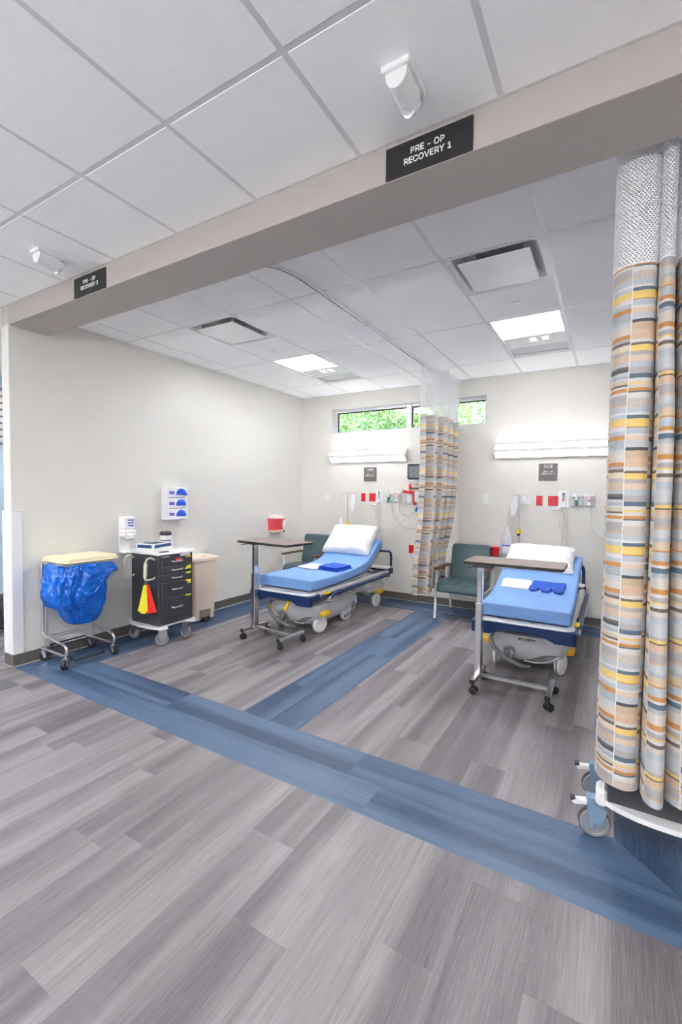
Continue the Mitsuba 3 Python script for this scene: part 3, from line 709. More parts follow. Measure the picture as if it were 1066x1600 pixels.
t = thing('sanitizer_dispenser', 'white hand sanitizer dispenser with drip tray on the left wall', 'dispenser')
with at(0.001, -3.125, 0):
    part(t, 'back_plate', box(0, .02, -.06, .06, .885, 1.24, .005), 'mat_white')
    part(t, 'refill_cover', box(.018, .10, -.07, .07, 1.11, 1.245, .014), 'mat_clear', smooth=30)
    part(t, 'pump_cover', box(.018, .115, -.075, .075, 1.035, 1.112, .014), 'mat_white', smooth=30)
    part(t, 'push_bar', box(.06, .135, -.045, .045, 1.005, 1.075, .018), 'mat_white', smooth=30)
    part(t, 'drip_tray', slab(rrect(0.0, .125, -.07, .07, .04), .872, .89, .004), 'mat_white')
    for k in range(3): part(t, 'label_print', box(.1, .1012, -.02+.0*k, .05, 1.145+k*.028, 1.160+k*.028), 'mat_label_print')
t = thing('glove_box_holder', 'clear wall rack holding three boxes of blue gloves', 'glove rack')
GY0, GY1, GZ0, GZ1 = -2.665, -2.39, 1.195, 1.56
part(t, 'frame', [box(0, .006, GY0, GY1, GZ0, GZ1), box(0, .105, GY0, GY0+.005, GZ0, GZ1), box(0, .105, GY1-.005, GY1, GZ0, GZ1), box(0, .105, GY0, GY1, GZ0-.005, GZ0),
                  box(.1, .105, GY0, GY0+.022, GZ0, GZ1), box(.1, .105, GY1-.022, GY1, GZ0, GZ1)], 'mat_clear')
for k in range(3):
    z = GZ0+.002+k*.121
    g = thing('glove_box', ('white box of blue gloves, lowest in the wall rack', 'white box of blue gloves, middle of the wall rack', 'white box of blue gloves, topmost in the wall rack, glove sticking out')[k], 'glove box', 'glove boxes in the wall rack')
    part(g, 'carton', box(.008, .097, GY0+.007, GY1-.007, z, z+.117, .003), 'mat_cloth')
    part(g, 'label_panel', box(.0965, .098, GY0+.022, GY0+.098, z+.036, z+.070), 'mat_label_print')
    a = np.linspace(0, math.pi, 14)
    el = np.array([(-2.475+.072*math.cos(q), z+.028+.074*math.sin(q)) for q in a])
    part(g, 'glove_bunch', loft([np.array([(.096, y_, z_) for y_, z_ in el]), np.array([(.112+.006*(k == 2), -2.475+(y_+2.475)*.7, z+.042+(z_-z-.028)*.7) for y_, z_ in el])]), 'mat_glove', smooth=40)
    if k == 2: part(g, 'glove_tip', trimesh.convex.convex_hull([(.1, -2.48, z+.085), (.1, -2.42, z+.08), (.13, -2.41, z+.03), (.125, -2.44, z+.02), (.1, -2.45, z+.03)]), 'mat_glove')
    part(g, 'flap', box(.0965, .0980, -2.403, -2.3975, z+.01, z+.1), 'mat_caster_blue')

# ------------------------------------------------------------------ treatment carts
def caster(parent, x, y, r, w, deg, mtyre, mfork, zt, lock=False, brake=None):
    with at(x, y, 0, deg):
        wm = lathe([(0, -w*.5), (r*.35, -w*.5), (r*.38, -w*.42), (r*.72, -w*.42), (r*.76, -w*.5), (r*.92, -w*.5), (r, -w*.3), (r, w*.3), (r*.92, w*.5), (r*.76, w*.5), (r*.72, w*.42), (r*.38, w*.42), (r*.35, w*.5), (0, w*.5)], (0, 0, r+.001), 'y', 28)
        c = part(parent, 'caster', wm, mtyre, smooth=35)
        arm = Polygon([(-r*.30, r*.8), (r*.30, r*.8), (r*.75, r*2.05), (.02, zt), (-r*.55, zt), (-r*.45, r*1.6)]) if zt > r*1.3 else sbox(-.01, r, .01, zt)
        for s in (-1, 1):
            part(c, 'fork', extr(arm, .004, 'y', s*(w*.5+.004)-.002), mfork)
        if lock: part(c, 'tyre', lathe([(r*.90, -w*.46), (r*1.006, -w*.32), (r*1.006, w*.32), (r*.90, w*.46)], (0, 0, r+.001), 'y', 28, caps=False), 'mat_dark', smooth=35)
        part(c, 'axle', cyl((0, -w*.5-.008, r), (0, w*.5+.008, r), r*.13, 10), 'mat_steel', smooth=30)
        part(c, 'fork_top', box(-r*.55, .02 if zt < 2.1*r else r*.3, -w*.5-.006, w*.5+.006, zt-.012, zt, .003), mfork)
        if lock:
            part(c, 'brake_pedal', extr(Polygon([(r*.1, r*2.35), (-r*1.35, r*2.15), (-r*1.5, r*2.35), (-r*1.2, r*2.45), (0, r*2.6)]), w*.9, 'y', -w*.45), 'mat_white_metal')
            part(c, 'brake_tab', box(-r*1.55, -r*1.25, -w*.4, w*.4, r*2.3, r*2.62, .003), 'mat_dark')
    return c
def treatment_cart(label, fork_mat, tags=True, lock=False, sw=(25, 15, -10, 20)):
    t = thing('treatment_cart', label, 'treatment cart')
    part(t, 'body', box(-.21, .208, -.205, .205, .20, .89, .006), 'mat_charcoal')
    top = rrect(-.222, .226, -.216, .216, .012)
    part(t, 'worktop', slab(top, .889, .906, .003), 'mat_white')
    part(t, 'worktop_rim', [box(-.222, .226, -.216, -.206, .905, .925, .003), box(-.222, .226, .206, .216, .905, .925, .003), box(-.222, -.212, -.216, .216, .905, .925, .003)], 'mat_white')
    zs = [(.776, .862), (.700, .772), (.622, .696), (.470, .618), (.262, .466)]
    for i, (a, b) in enumerate(zs):
        d = part(t, 'drawer', box(.200, .2155, -.178, .184, a, b, .003), 'mat_charcoal')
        zc = (a+b)/2
        part(d, 'pull', tube([(.214, -.062, zc+.002), (.236, -.055, zc-.002), (.240, 0, zc-.003), (.236, .055, zc-.002), (.214, .062, zc+.002)], .0085, 8, 5, flat=.6), 'mat_steel', smooth=True)
        yl = .16
        if i != 1: part(d, 'label_sticker', box(.2153, .2165, .110, .178, b-.020, b-.006), 'mat_yellow_tag')
        else: part(d, 'label_sticker', extr([(.10, b-.05), (.175, b-.05), (.18, b-.012), (.125, b-.014), (.12, b-.036), (.10, b-.038)], .0012, 'x', .2153), 'mat_yellow_tag')
        if i == 0: part(d, 'label_card', box(.2153, .2165, -.01, .06, a+.045, a+.068), 'mat_sharps')
        if i == 3: part(d, 'label_card', box(.2153, .2165, .135, .178, b-.045, b-.018), 'mat_yellow_tag')
    part(t, 'title_plate', box(.2075, .2095, -.18, -.08, .866, .874), 'mat_gray_light')
    part(t, 'lock_keypad', [box(.205, .226, .045, .165, .860, .888, .005), cyl((.22, .13, .875), (.238, .13, .875), .013)], 'mat_gray_light')
    # base with bowed white bumpers on the sides
    def bumper(s):
        out = [(-.30, .13), (-.27, .20), (-.15, .245), (0, .26), (.15, .245), (.25, .215), (.275, .15), (.20, .12), (.20, .10), (-.22, .10)]
        if lock: out = [(-.30, .13), (-.27, .20), (-.15, .245), (0, .255), (.12, .24), (.21, .20), (.232, .15), (.20, .12), (.20, .10), (-.22, .10)]
        P = np.array(out); P = np.vstack([catmull(P[:7], 4), P[7:]])
        P = P*[1, s]
        if s < 0: P = P[::-1]
        return extr(P, .022, 'z', .178)
    for s in (-1, 1): part(t, 'base_bumper', bumper(s), 'mat_white')
    if lock:
        for sy in (-1, 1): part(t, 'corner_cap', box(.205, .252, sy*.16-.045, sy*.16+.045, .165, .245, .014), 'mat_white', smooth=30)
    part(t, 'base_plate', box(-.21, .20, -.2, .2, .18, .204, .004), 'mat_white_metal')
    for k, (x, y) in enumerate(((.255 if lock else .175, -.145), (-.245, -.150), (.255 if lock else .175, .150), (-.245, .150))):
        caster(t, x, y, .0625, .034, sw[k], 'mat_gray', fork_mat, .178, lock=lock and k in (0, 2))
    # cream grab handles with soft grips on the corridor side
    for x in (-.165, .155):
        h = part(t, 'side_handle', [tube([(x, -.206, .845), (x, -.25, .868), (x, -.292, .86), (x, -.305, .835), (x, -.308, .82)], .009, 10, 6), tube([(x, -.313, .70), (x, -.314, .675), (x, -.30, .663), (x, -.26, .662), (x, -.215, .668), (x, -.206, .68)], .009, 10, 6)], 'mat_cream_grip', smooth=True)
        part(h, 'grip', cyl((x, -.307, .825), (x, -.314, .69), .017), 'mat_cream_grip', smooth=30)
    return t
with at(.405, -2.967):
    treatment_cart('charcoal five-drawer treatment cart with white top beside the blue linen bag', 'mat_steel', sw=(60, 10, 15, 30))
with at(4.545, -3.565, 0, 180):
    treatment_cart('charcoal cart on casters half hidden behind the large right curtain', 'mat_caster_blue', lock=True, sw=(188, 10, 192, 10))
def tag_bundle(x, y, z, lab, deg=0, flip=1):
    t = thing('tag_bundle', lab, 'tags')
    part(t, 'ring', tube([(x+.012*math.cos(a), y, z+.014+.014*math.sin(a)) for a in np.linspace(0, 2*math.pi, 17)], .0018, 6), 'mat_steel')
    for k in range(9):
        a = math.radians(-9+2.7*k)+math.radians(deg)
        m = box(-.021, .021, -.0012, .0012, -.255-.01*(k % 3), 0, 0)
        v = np.asarray(m.vertices).copy(); top = v[:, 2] > -.01; v[top, 0] *= .35; m = trimesh.Trimesh(v, m.faces, process=False)
        m.apply_transform(trimesh.transformations.rotation_matrix(-a, [0, 1, 0])); m.apply_transform(trimesh.transformations.rotation_matrix(math.radians(38*flip), [0, 0, 1]))
        m.apply_translation((x+.001*k, y+.004*(k-4), z))
        part(t, 'yellow_tag' if k < 4 else 'red_tag', m, 'mat_yellow_tag' if k < 4 else 'mat_red_tag')
tag_bundle(.560, -3.272, .622, 'fan of yellow and red tags hanging from the cart handle')
tag_bundle(4.330, -3.235, .60, 'yellow and red tags peeking out left of the large right curtain')
# things on the cart
t = thing('supply_tray', 'white carton tray with dark blue labels on the treatment cart', 'tray')
with at(.375, -3.035, .906, 14):
    part(t, 'walls', [box(-.10, .10, -.145, -.140, .001, .086), box(-.10, .10, .140, .145, .001, .086), box(-.10, -.095, -.145, .145, .001, .086), box(.095, .10, -.145, .145, .001, .086), box(-.10, .10, -.145, .145, .001, .006)], 'mat_cloth')
    part(t, 'label_band', [box(.0995, .1012, -.125, .125, .044, .074), box(-.085, .085, -.1462, -.1448, .044, .074)], 'mat_label_blue')
    part(t, 'contents', [box(-.085, .085, -.13, .13, .01, .076, .006)], 'mat_dark')
    part(t, 'blue_pack', box(-.06, -.01, -.1, -.03, .07, .094, .006), 'mat_caster_blue')
t = thing('wipes_tub', 'white wipes tub with dark purple lid on the treatment cart', 'tub')
part(t, 'tub', lathe([(0, .906), (.052, .907), (.056, .93), (.056, 1.045), (.052, 1.052), (0, 1.052)], (.30, -2.845, 0)), 'mat_white', smooth=30)
part(t, 'lid', lathe([(.059, 1.048), (.060, 1.07), (.054, 1.082), (.02, 1.090), (0, 1.090)], (.30, -2.845, 0)), 'mat_purple_dark', smooth=30)
lb = lathe([(.0566, .945), (.0566, 1.0)], (.30, -2.845, 0), sides=24)
ang = np.arange(-5, 4)*2*np.pi/24-.4
part(t, 'label_sticker', loft([[(.30+.0568*math.cos(a), -2.845+.0568*math.sin(a), .955) for a in ang], [(.30+.0568*math.cos(a), -2.845+.0568*math.sin(a), 1.0) for a in ang]], caps=False), 'mat_purple')
single('notepad', box(.50, .56, -3.10, -3.0, .9062, .911), 'mat_dark', 'thin dark card lying on the white cart top', 'card')

# ------------------------------------------------------------------ step-on bin
t = thing('waste_bin', 'tall beige step-on waste bin right of the treatment cart', 'waste bin')
with at(.155, -2.27):
    def ringb(z, h, d):
        P = np.vstack([rrect(-d, d*.75, -h, h, .03, 4)]); P[:, 0] += np.where(P[:, 0] > 0, .02*np.cos(P[:, 1]/h*1.4), 0)
        return np.column_stack([P, np.full(len(P), z)])
    part(t, 'body', loft([ringb(.012, .150, .125), ringb(.02, .155, .13), ringb(.18, .16, .133), ringb(.70, .185, .15)]), 'mat_beige', smooth=30)
    part(t, 'lid', loft([ringb(.70, .192, .155), ringb(.705, .198, .165), ringb(.735, .198, .165), ringb(.75, .18, .15), ringb(.757, .10, .09)]), 'mat_lid_beige', smooth=25)
    part(t, 'step_recess', box(.09, .122, -.085, .07, .022, .135, .004), 'mat_beige_dark')
    part(t, 'pedal', [box(.10, .165, -.07, .055, .012, .028, .006), box(.10, .145, -.065, .05, .026, .05, .006)], 'mat_black')
    part(t, 'lid_badge', box(.06, .10, -.02, .02, .752, .7575), 'mat_sharps')

# ------------------------------------------------------------------ linen hamper
t = thing('linen_hamper', 'chrome wheeled linen hamper with cream lid by the wall end', 'hamper')
HY0, HY1, HX0, HX1 = -3.935, -3.515, .055, .415
for yy in (HY0, HY1):
    part(t, 'side_frame', [tube([(HX0, yy, .875), (HX0, yy, .5), (HX0, yy, .30), (HX0+.012, yy, .245), (HX0+.06, yy, .225), (HX0+.2, yy, .212), (HX1-.03, yy, .20), (HX1+.012, yy, .182), (HX1+.022, yy, .15), (HX1+.008, yy, .118), (HX1-.04, yy, .108)], .0125, 12, 6),
                           tube([(HX1-.04, yy, .108), (.2, yy, .108), (HX0-.03, yy, .108)], .0125, 12, 3)], 'mat_chrome', smooth=True)
    part(t, 'side_link', [box(HX0+.035, HX0+.060, yy-.002, yy+.002, .11, .87)], 'mat_steel')
part(t, 'top_ring', [tube([(HX0, HY0, .872), (HX1, HY0, .872)], .01, 10), tube([(HX0, HY1, .872), (HX1, HY1, .872)], .01, 10), tube([(HX0, HY0, .872), (HX0, HY1, .872)], .01, 10), tube([(HX1, HY0, .872), (HX1, HY1, .872)], .01, 10)], 'mat_chrome', smooth=30)
for k in range(5):
    x = HX0+.07+k*.06
    part(t, 'shelf_wire', tube([(x, HY0, .231-k*.003), (x, HY1, .231-k*.003)], .0035, 8), 'mat_chrome', smooth=True)
part(t, 'cross_bar', [tube([(HX0-.02, HY0, .108), (HX0-.02, HY1, .108)], .011, 10)], 'mat_chrome', smooth=True)
for k, (x, y, d) in enumerate(((HX0-.005, HY0, 60), (HX1, HY0, -60), (HX0-.005, HY1, 30), (HX1, HY1, 20))):
    with at(x, y, 0, d):
        c = part(t, 'caster', lathe([(0, -.014), (.02, -.016), (.036, -.015), (.0395, -.009), (.0395, .009), (.036, .015), (.02, .016), (0, .014)], (.014, 0, .0405), 'y', 22), 'mat_black', smooth=35)
        part(c, 'fork', [extr([(.004, .032), (.026, .032), (.016, .09), (-.012, .09)], .003, 'y', s*.019-.0015) for s in (-1, 1)]+[box(-.012, .016, -.02, .02, .086, .092), cyl((0, 0, .09), (0, 0, .108), .009)], 'mat_chrome')
lid = rrect(.035, .445, -3.945, -3.452, .04)
part(t, 'lid', loft([np.column_stack([lid, np.full(len(lid), .888)]), np.column_stack([lid, np.full(len(lid), .895)]), np.column_stack([(lid-[.24, -3.70])*.97+[.24, -3.70], np.full(len(lid), .898)]),
                     np.column_stack([(lid-[.24, -3.70])*.95+[.24, -3.70], np.full(len(lid), .920)]), np.column_stack([(lid-[.24, -3.70])*.89+[.24, -3.70], np.full(len(lid), .927)])]), 'mat_cream', smooth=20)
part(t, 'foot_pedal', [box(.40, .44, -3.86, -3.60, .045, .055, .003), tube([(.42, -3.85, .05), (.25, -3.88, .09), (.06, -3.88, .13)], .007, 8), tube([(.42, -3.61, .05), (.34, -3.57, .07), (.30, -3.57, .09), (.06, -3.57, .13)], .007, 8), tube([(.06, -3.88, .13), (.06, -3.57, .13)], .007, 8)], 'mat_black')
part(t, 'lid_linkage', box(.058, .066, -3.86, -3.78, .48, .60, .003), 'mat_dark')
# bag
def bag_mesh(prof, seed, amp, nang=220, sub=9):
    P = catmull(np.array(prof, float), sub)
    ang = np.arange(nang)*2*np.pi/nang
    rings = []
    for z, hx, hy, cx_, cy_ in P:
        c, s = np.cos(ang), np.sin(ang)
        e = .72
        x = np.sign(c)*np.abs(c)**e; y = np.sign(s)*np.abs(s)**e
        q = np.column_stack([cx_+hx*x, cy_+hy*y, np.full(nang, z)])
        k1 = (1-np.abs(meshkit.noise(np.column_stack([c*4.2, s*4.2, np.full(nang, z*2.2)]), seed)*2-1))**2
        k2 = (1-np.abs(meshkit.noise(np.column_stack([c*9+z*6, s*9, np.full(nang, z*16)]), seed+1)*2-1))**2
        fold = np.sin(ang*11+3*meshkit.noise(np.column_stack([c*2, s*2, np.full(nang, z*5)]), seed+2))
        k3 = (1-np.abs(meshkit.noise(np.column_stack([c*20-z*16, s*20+z*9, np.full(nang, z*30)]), seed+4)*2-1))**3
        d = amp*((k1-.35)*1.5+(k2-.35)*.9+(k3-.25)*.55+fold*.25)
        q[:, 0] += c*d; q[:, 1] += s*d
        rings.append(q)
    return loft(rings)
bg = thing('linen_bag', 'blue plastic linen bag hanging in the chrome hamper', 'bag')
part(bg, 'sack', bag_mesh([(.865, .165, .19, .25, -3.72), (.70, .17, .20, .25, -3.72), (.56, .165, .19, .25, -3.71), (.45, .15, .165, .245, -3.705), (.37, .12, .13, .24, -3.70), (.325, .075, .085, .24, -3.70), (.31, .02, .02, .24, -3.70)], 3, .010), 'mat_bag', smooth=True)
cuff = bag_mesh([(.874, .182, .205, .25, -3.725), (.82, .20, .225, .252, -3.725), (.74, .205, .245, .255, -3.73), (.66, .205, .25, .258, -3.74), (.60, .20, .235, .258, -3.745), (.55, .19, .21, .255, -3.74)], 7, .017)
v = np.asarray(cuff.vertices).copy()
w = np.clip((.80-v[:, 2])/.25, 0, 1)
v[:, 2] += w*(.21*np.clip((v[:, 1]+3.74)/.2, -.25, 1.0)); v[:, 1] += .045*np.clip((v[:, 1]+3.6)/.1, 0, 1)*np.clip((.9-v[:, 2])/.08, 0, 1)
part(bg, 'cuff', trimesh.Trimesh(v, cuff.faces, process=False), 'mat_bag', smooth=True)

# ------------------------------------------------------------------ chairs
def chair(x, y, lab, deg=0):
    t = thing('arm_chair', lab, 'chair', 'teal visitor chairs')
    with at(x, y, 0, deg):
        # local: front at -y
        def cushion(x0, x1, prof, r=.03):
            P = catmull(np.array(prof, float), 5, closed=True)
            rings = []
            for xx, sc in ((x0, .90), (x0+.010, .965), (x0+.03, 1.0), (x1-.03, 1.0), (x1-.010, .965), (x1, .90)):
                c = P.mean(0); Q = c+(P-c)*sc
                rings.append(np.column_stack([np.full(len(Q), xx), Q]))
            return loft(rings)
        part(t, 'seat', cushion(-.255, .255, [(-.335, .345), (-.345, .40), (-.325, .452), (-.24, .472), (.0, .465), (.14, .455), (.19, .42), (.17, .36), (0, .345), (-.2, .34)]), 'mat_teal', smooth=45)
        part(t, 'backrest', cushion(-.235, .235, [(.115, .46), (.155, .66), (.195, .840), (.215, .875), (.25, .877), (.262, .845), (.225, .66), (.19, .46), (.15, .44)]), 'mat_teal', smooth=45)
        for s in (-1, 1):
            xx = s*.275
            part(t, 'front_leg', tube([(xx, -.315, .001), (xx, -.285, .33), (xx, -.262, .605)], .0155, 10, flat=.75), 'mat_white_metal', smooth=30)
            part(t, 'rear_leg', tube([(xx, .30, .001), (xx, .215, .33), (xx, .20, .62)], .0155, 10, flat=.75), 'mat_white_metal', smooth=30)
            part(t, 'side_rail', tube([(xx, -.285, .36), (xx, .21, .36)], .011, 8), 'mat_white_metal', smooth=30)
            part(t, 'armrest', slab(rrect(xx-.026, xx+.026, -.315, .20, .015), .602, .628, .006), 'mat_wood')
            for yy in (-.315, .30): part(t, 'glide', cyl((xx, yy, 0), (xx, yy, .014), .0165, 12), 'mat_black')
        part(t, 'cross_rail', [tube([(-.275, -.24, .335), (.275, -.24, .335)], .011, 8), tube([(-.275, .16, .335), (.275, .16, .335)], .011, 8)], 'mat_white_metal', smooth=30)
chair(2.795, -.415, 'teal vinyl armchair against the middle curtain, beside the right stretcher', -1)
chair(.475, -.44, 'teal vinyl armchair in the room corner behind the left stretcher', 0)

# ------------------------------------------------------------------ stretchers
def stretcher(cx, y0, prof, lab, logo=True, pole_h=1.54):
    t = thing('stretcher', lab, 'hospital bed')
    W = .348
    with at(cx, y0):
        # y: 0 = front of foot board, +2.1 = head end
        P = catmull(np.array(prof, float), 8)
        # mattress: sweep of a rounded section along the profile of its top
        tt = np.gradient(P, axis=0); tt /= np.linalg.norm(tt, axis=1, keepdims=True); nn = np.stack([tt[:, 1]*-1, tt[:, 0]], 1)
        th = .105
        sec = rrect(-W, W, -th, 0, .022, 4)
        rings = []
        n = len(P)
        for i in range(n):
            S = sec.copy()
            rings.append(np.column_stack([S[:, 0], P[i, 0]+nn[i, 0]*S[:, 1], P[i, 1]+nn[i, 1]*S[:, 1]]))
        rings = np.array(rings)
        def shrink(R, d, k):
            c = R.mean(0); return c+(R-c)*(1-.02*k)+np.array([0, d[0], d[1]])*(-.014 if k else 0)
        R0 = rings[0]-[0, tt[0, 0]*.012, tt[0, 1]*.012]; R0 = R0.mean(0)+(R0-R0.mean(0))*[.975, .9, .86]
        R1 = rings[-1]+[0, tt[-1, 0]*.012, tt[-1, 1]*.012]; R1 = R1.mean(0)+(R1-R1.mean(0))*[.975, .9, .9]
        rings = np.concatenate([[R0], rings, [R1]])
        part(t, 'mattress', loft(rings), 'mat_mattress', smooth=50)
        # litter deck under it
        D = P-nn*(th+.012)
        rings = [np.array([(-W+.02, a, b), (W-.02, a, b), (W-.02, a-n_[0]*.025, b-n_[1]*.025), (-W+.02, a-n_[0]*.025, b-n_[1]*.025)]) for (a, b), n_ in zip(D, nn)]
        part(t, 'deck', loft(rings), 'mat_gray')
        # frame rails
        for s in (-1, 1):
            part(t, 'frame_rail', tube([(s*.335, .16, .455), (s*.335, 1.95, .455)], .026, 12), 'mat_gray_light', smooth=30)
            r = part(t, 'side_rail', tube([(s*.385, .42, .405), (s*.388, .52, .428), (s*.388, 1.0, .43), (s*.388, 1.78, .43), (s*.385, 1.86, .415)], .019, 12, 6), 'mat_navy', smooth=True)
            W1 = []
            for q in np.linspace(.48, 1.72, 9):
                W1.append(tube([(s*.388, q, .425), (s*.392, q+.03, .395), (s*.392, q+.10, .365)], .0065, 8, 3))
            W1.append(tube([(s*.392, .40, .37), (s*.392, .34, .382), (s*.392, .345, .40), (s*.392, .42, .41)], .0065, 8, 4))
            W1.append(tube([(s*.392, .40, .368), (s*.392, 1.75, .365)], .008, 8)); W1.append(tube([(s*.385, .36, .385), (s*.385, 1.70, .392)], .006, 8))
            part(r, 'rail_wires', W1, 'mat_chrome', smooth=30)
            part(r, 'release_latch', box(s*.375-.02, s*.375+.02, .30, .40, .448, .47, .006), 'mat_yellow')
        part(t, 'cross_frame', [box(-.33, .33, .28, .34, .40, .45, .005), box(-.33, .33, 1.0, 1.06, .38, .44, .005), box(-.33, .33, 1.85, 1.91, .42, .47, .005)], 'mat_gray')
        part(t, 'lift_column', [cyl((0, .62, .22), (0, .62, .42), .075, 20), cyl((0, 1.48, .22), (0, 1.48, .42), .075, 20)], 'mat_gray_mid', smooth=30)
        # foot end: navy bumper with white top panel
        plan = Polygon(np.vstack([rrect(-.394, .394, .004, .215, .03, 4)]))
        low = []
        for q in (-1, 1):
            pts = []
            for xa, zz in ((.150, .43), (.150, .416), (.245, .374)):
                pl = plan.intersection(sbox(min(q*xa, q*.5), 0, max(q*xa, q*.5), .06))
                pts += [(a, b, zz) for a, b in pl.exterior.coords]
            low.append(trimesh.convex.convex_hull(np.array(pts)))
        P4 = np.array(plan.exterior.coords)[:-1]; P4 = P4 if plan.exterior.is_ccw else P4[::-1]
        fb = part(t, 'foot_bumper', [slab(P4, .415, .473, .008)]+low, 'mat_navy', smooth=30)
        fp = part(t, 'foot_panel', slab(rrect(-.377, .377, .014, .205, .075, 8), .468, .488, .008), 'mat_white', smooth=30)
        for s in (-1, 1):
            a = np.linspace(-.5, 1.3, 9)
            part(fp, 'grip_mark', tube([(s*(.26+.05*math.cos(q)), .095+.045*math.sin(q), .4885) for q in a], .0022, 6), 'mat_dark')
        part(fp, 'button_panel', [box(.06, .11, .065, .085, .487, .4895, .001)], 'mat_caster_blue'); part(fp, 'button', cyl((-.03, .07, .487), (-.03, .07, .4902), .006), 'mat_dark')
        # base shroud
        def ring_b(z, hw, ya, yb, r):
            A = rrect(-hw, hw, ya, yb, r, 5); return np.column_stack([A, np.full(len(A), z)])
        part(t, 'base_shroud', loft([ring_b(.085, .20, .40, .95, .08), ring_b(.095, .225, .335, 1.0, .09), ring_b(.16, .285, .285, 1.05, .09), ring_b(.255, .325, .25, 1.10, .06), ring_b(.325, .325, .25, 1.12, .05), ring_b(.34, .29, .29, 1.08, .05)]), 'mat_gray_light', smooth=35)
        part(t, 'base_bridge', [box(-.11, .11, .9, 1.75, .14, .22, .02)], 'mat_gray_mid')
        part(t, 'head_shroud', loft([ring_b(.21, .27, 1.52, 1.84, .05), ring_b(.25, .325, 1.45, 1.90, .06), ring_b(.315, .325, 1.46, 1.90, .06), ring_b(.33, .28, 1.5, 1.86, .05)]), 'mat_gray_light', smooth=35)
        part(t, 'wheel_arch', [box(s*.245-.045, s*.245+.045, .85, 1.20, .16, .30, .03) for s in (-1, 1)], 'mat_gray_light')
        # skid scoop on shroud front
        sc = [(-.02, .098), (.04, .097), (.10, .102), (.155, .122), (.21, .155), (.262, .20), (.19, .193), (.14, .178), (.09, .152), (.04, .122)]
        A = np.array(sc)
        BZ_ = [.085, .095, .16, .255]; BW_ = [.20, .225, .285, .325]; BY_ = [.40, .335, .285, .25]; BR_ = [.08, .09, .09, .06]
        def front_y(x, z):
            hw, ya, r = (float(np.interp(z, BZ_, q)) for q in (BW_, BY_, BR_))
            e = min(max(0, abs(x)-(hw-r)), r*.98)
            return ya+r-math.sqrt(r*r-e*e)
        part(t, 'scoop', loft([np.array([(x, front_y(x, z)-.010, z) for x, z in A]), np.array([(x, front_y(x, z)+.03, z) for x, z in A])]), 'mat_gray_mid')
        part(t, 'scoop_edge', tube([(x, front_y(x, z)-.014, z-.004) for x, z in A[:6]], .004, 8, 5), 'mat_white')
        if logo:
            el = [( .02+.135*math.cos(a), .236, .298+.030*math.sin(a)) for a in np.linspace(0, 2*math.pi, 40, endpoint=False)]
            part(t, 'badge_plate', loft([[(x, .251, z) for x, y, z in el], [(x, .246, z) for x, y, z in el]]), 'mat_gray_light', smooth=30)
            tx = text('stryker', .028, .0015, True, 1.15)
            v = np.asarray(tx.vertices).copy(); v[:, 0] += v[:, 1]*.22; tx = trimesh.Trimesh(v, tx.faces, process=False)
            part(t, 'lettering', on_wall(tx, .01, .2459, .288), 'mat_dark')
        # casters with white covers and yellow corner bumpers
        for k, (sx, yy, d) in enumerate(((-1, .39, 12), (1, .39, -18), (-1, 1.74, 8), (1, 1.74, -8))):
            with at(sx*.262, yy, 0, 90+d):
                r, w = .1, .056
                c = part(t, 'caster', lathe([(0, -w*.2), (r*.9, -w*.2), (r, -w*.12), (r, w*.12), (r*.9, w*.2), (0, w*.2)], (0, 0, r+.001), 'y', 32), 'mat_gray', smooth=30)
                for s in (-1, 1):
                    part(c, 'wheel_cover', lathe([(0, s*w*.55), (r*.55, s*w*.52), (r*.86, s*w*.36), (r*.93, s*w*.18), (r*.5, s*w*.17), (0, s*w*.17)], (0, 0, r+.001), 'y', 32), 'mat_white', smooth=30)
                part(c, 'stem', cyl((0, 0, .19), (0, 0, .25), .03, 14), 'mat_dark', smooth=30)
            A = rrect(sx*.325-.085, sx*.325+.035, yy-.075, yy+.075, .035)
            part(t, 'corner_bumper', loft([np.column_stack([A*[1, 1], np.full(len(A), .205)]), np.column_stack([(A-A.mean(0))*1.08+A.mean(0), np.full(len(A), .222)]), np.column_stack([(A-A.mean(0))*1.08+A.mean(0), np.full(len(A), .238)]), np.column_stack([(A-A.mean(0))*.9+A.mean(0), np.full(len(A), .252)])]), 'mat_yellow', smooth=30)
        for s in (-1, 1):
            b = part(t, 'drive_wheel', lathe([(0, -.02), (.10, -.02), (.118, -.014), (.118, .014), (.10, .02), (0, .02)], (s*.235, 1.0, .119), 'x', 32), 'mat_white', smooth=30)
            part(b, 'hub', lathe([(0, -.024), (.045, -.024), (.055, -.018), (.055, .018), (.045, .024), (0, .024)], (s*.235, 1.0, .119), 'x', 24), 'mat_gray_light', smooth=30)
            part(t, 'side_pedal', tube([(s*.285, .98, .30), (s*.30, 1.08, .20), (s*.30, 1.06, .12), (s*.29, .98, .085), (s*.28, .90, .075)], .014, 10, 6), 'mat_gray_mid', smooth=True)
        # foot-end pedals
        part(t, 'steer_pedal', [tube([(-.255, .225, .325), (-.265, .175, .29), (-.235, .16, .22), (-.175, .16, .165), (-.10, .175, .125), (-.02, .20, .088), (.04, .25, .078)], [.014, .017, .018, .02, .018, .017, .012], 10, 6),
                                tube([(-.11, .20, .13), (-.095, .21, .185), (-.12, .24, .215), (-.17, .24, .20)], [.016, .015, .012, .01], 10, 5), box(-.17, -.10, .23, .30, .13, .20, .01)], 'mat_gray_mid', smooth=40)
        if not logo: part(t, 'release_handle', tube([(.10, .10, .40), (.095, .055, .37), (.085, .035, .33), (.08, .032, .295)], [.013, .016, .021, .018], 10, 4), 'mat_yellow', smooth=True)
        # head end
        part(t, 'head_bumper', slab(rrect(-.37, .37, 1.93, 2.08, .04, 5), .42, .50, .01), 'mat_navy', smooth=30)
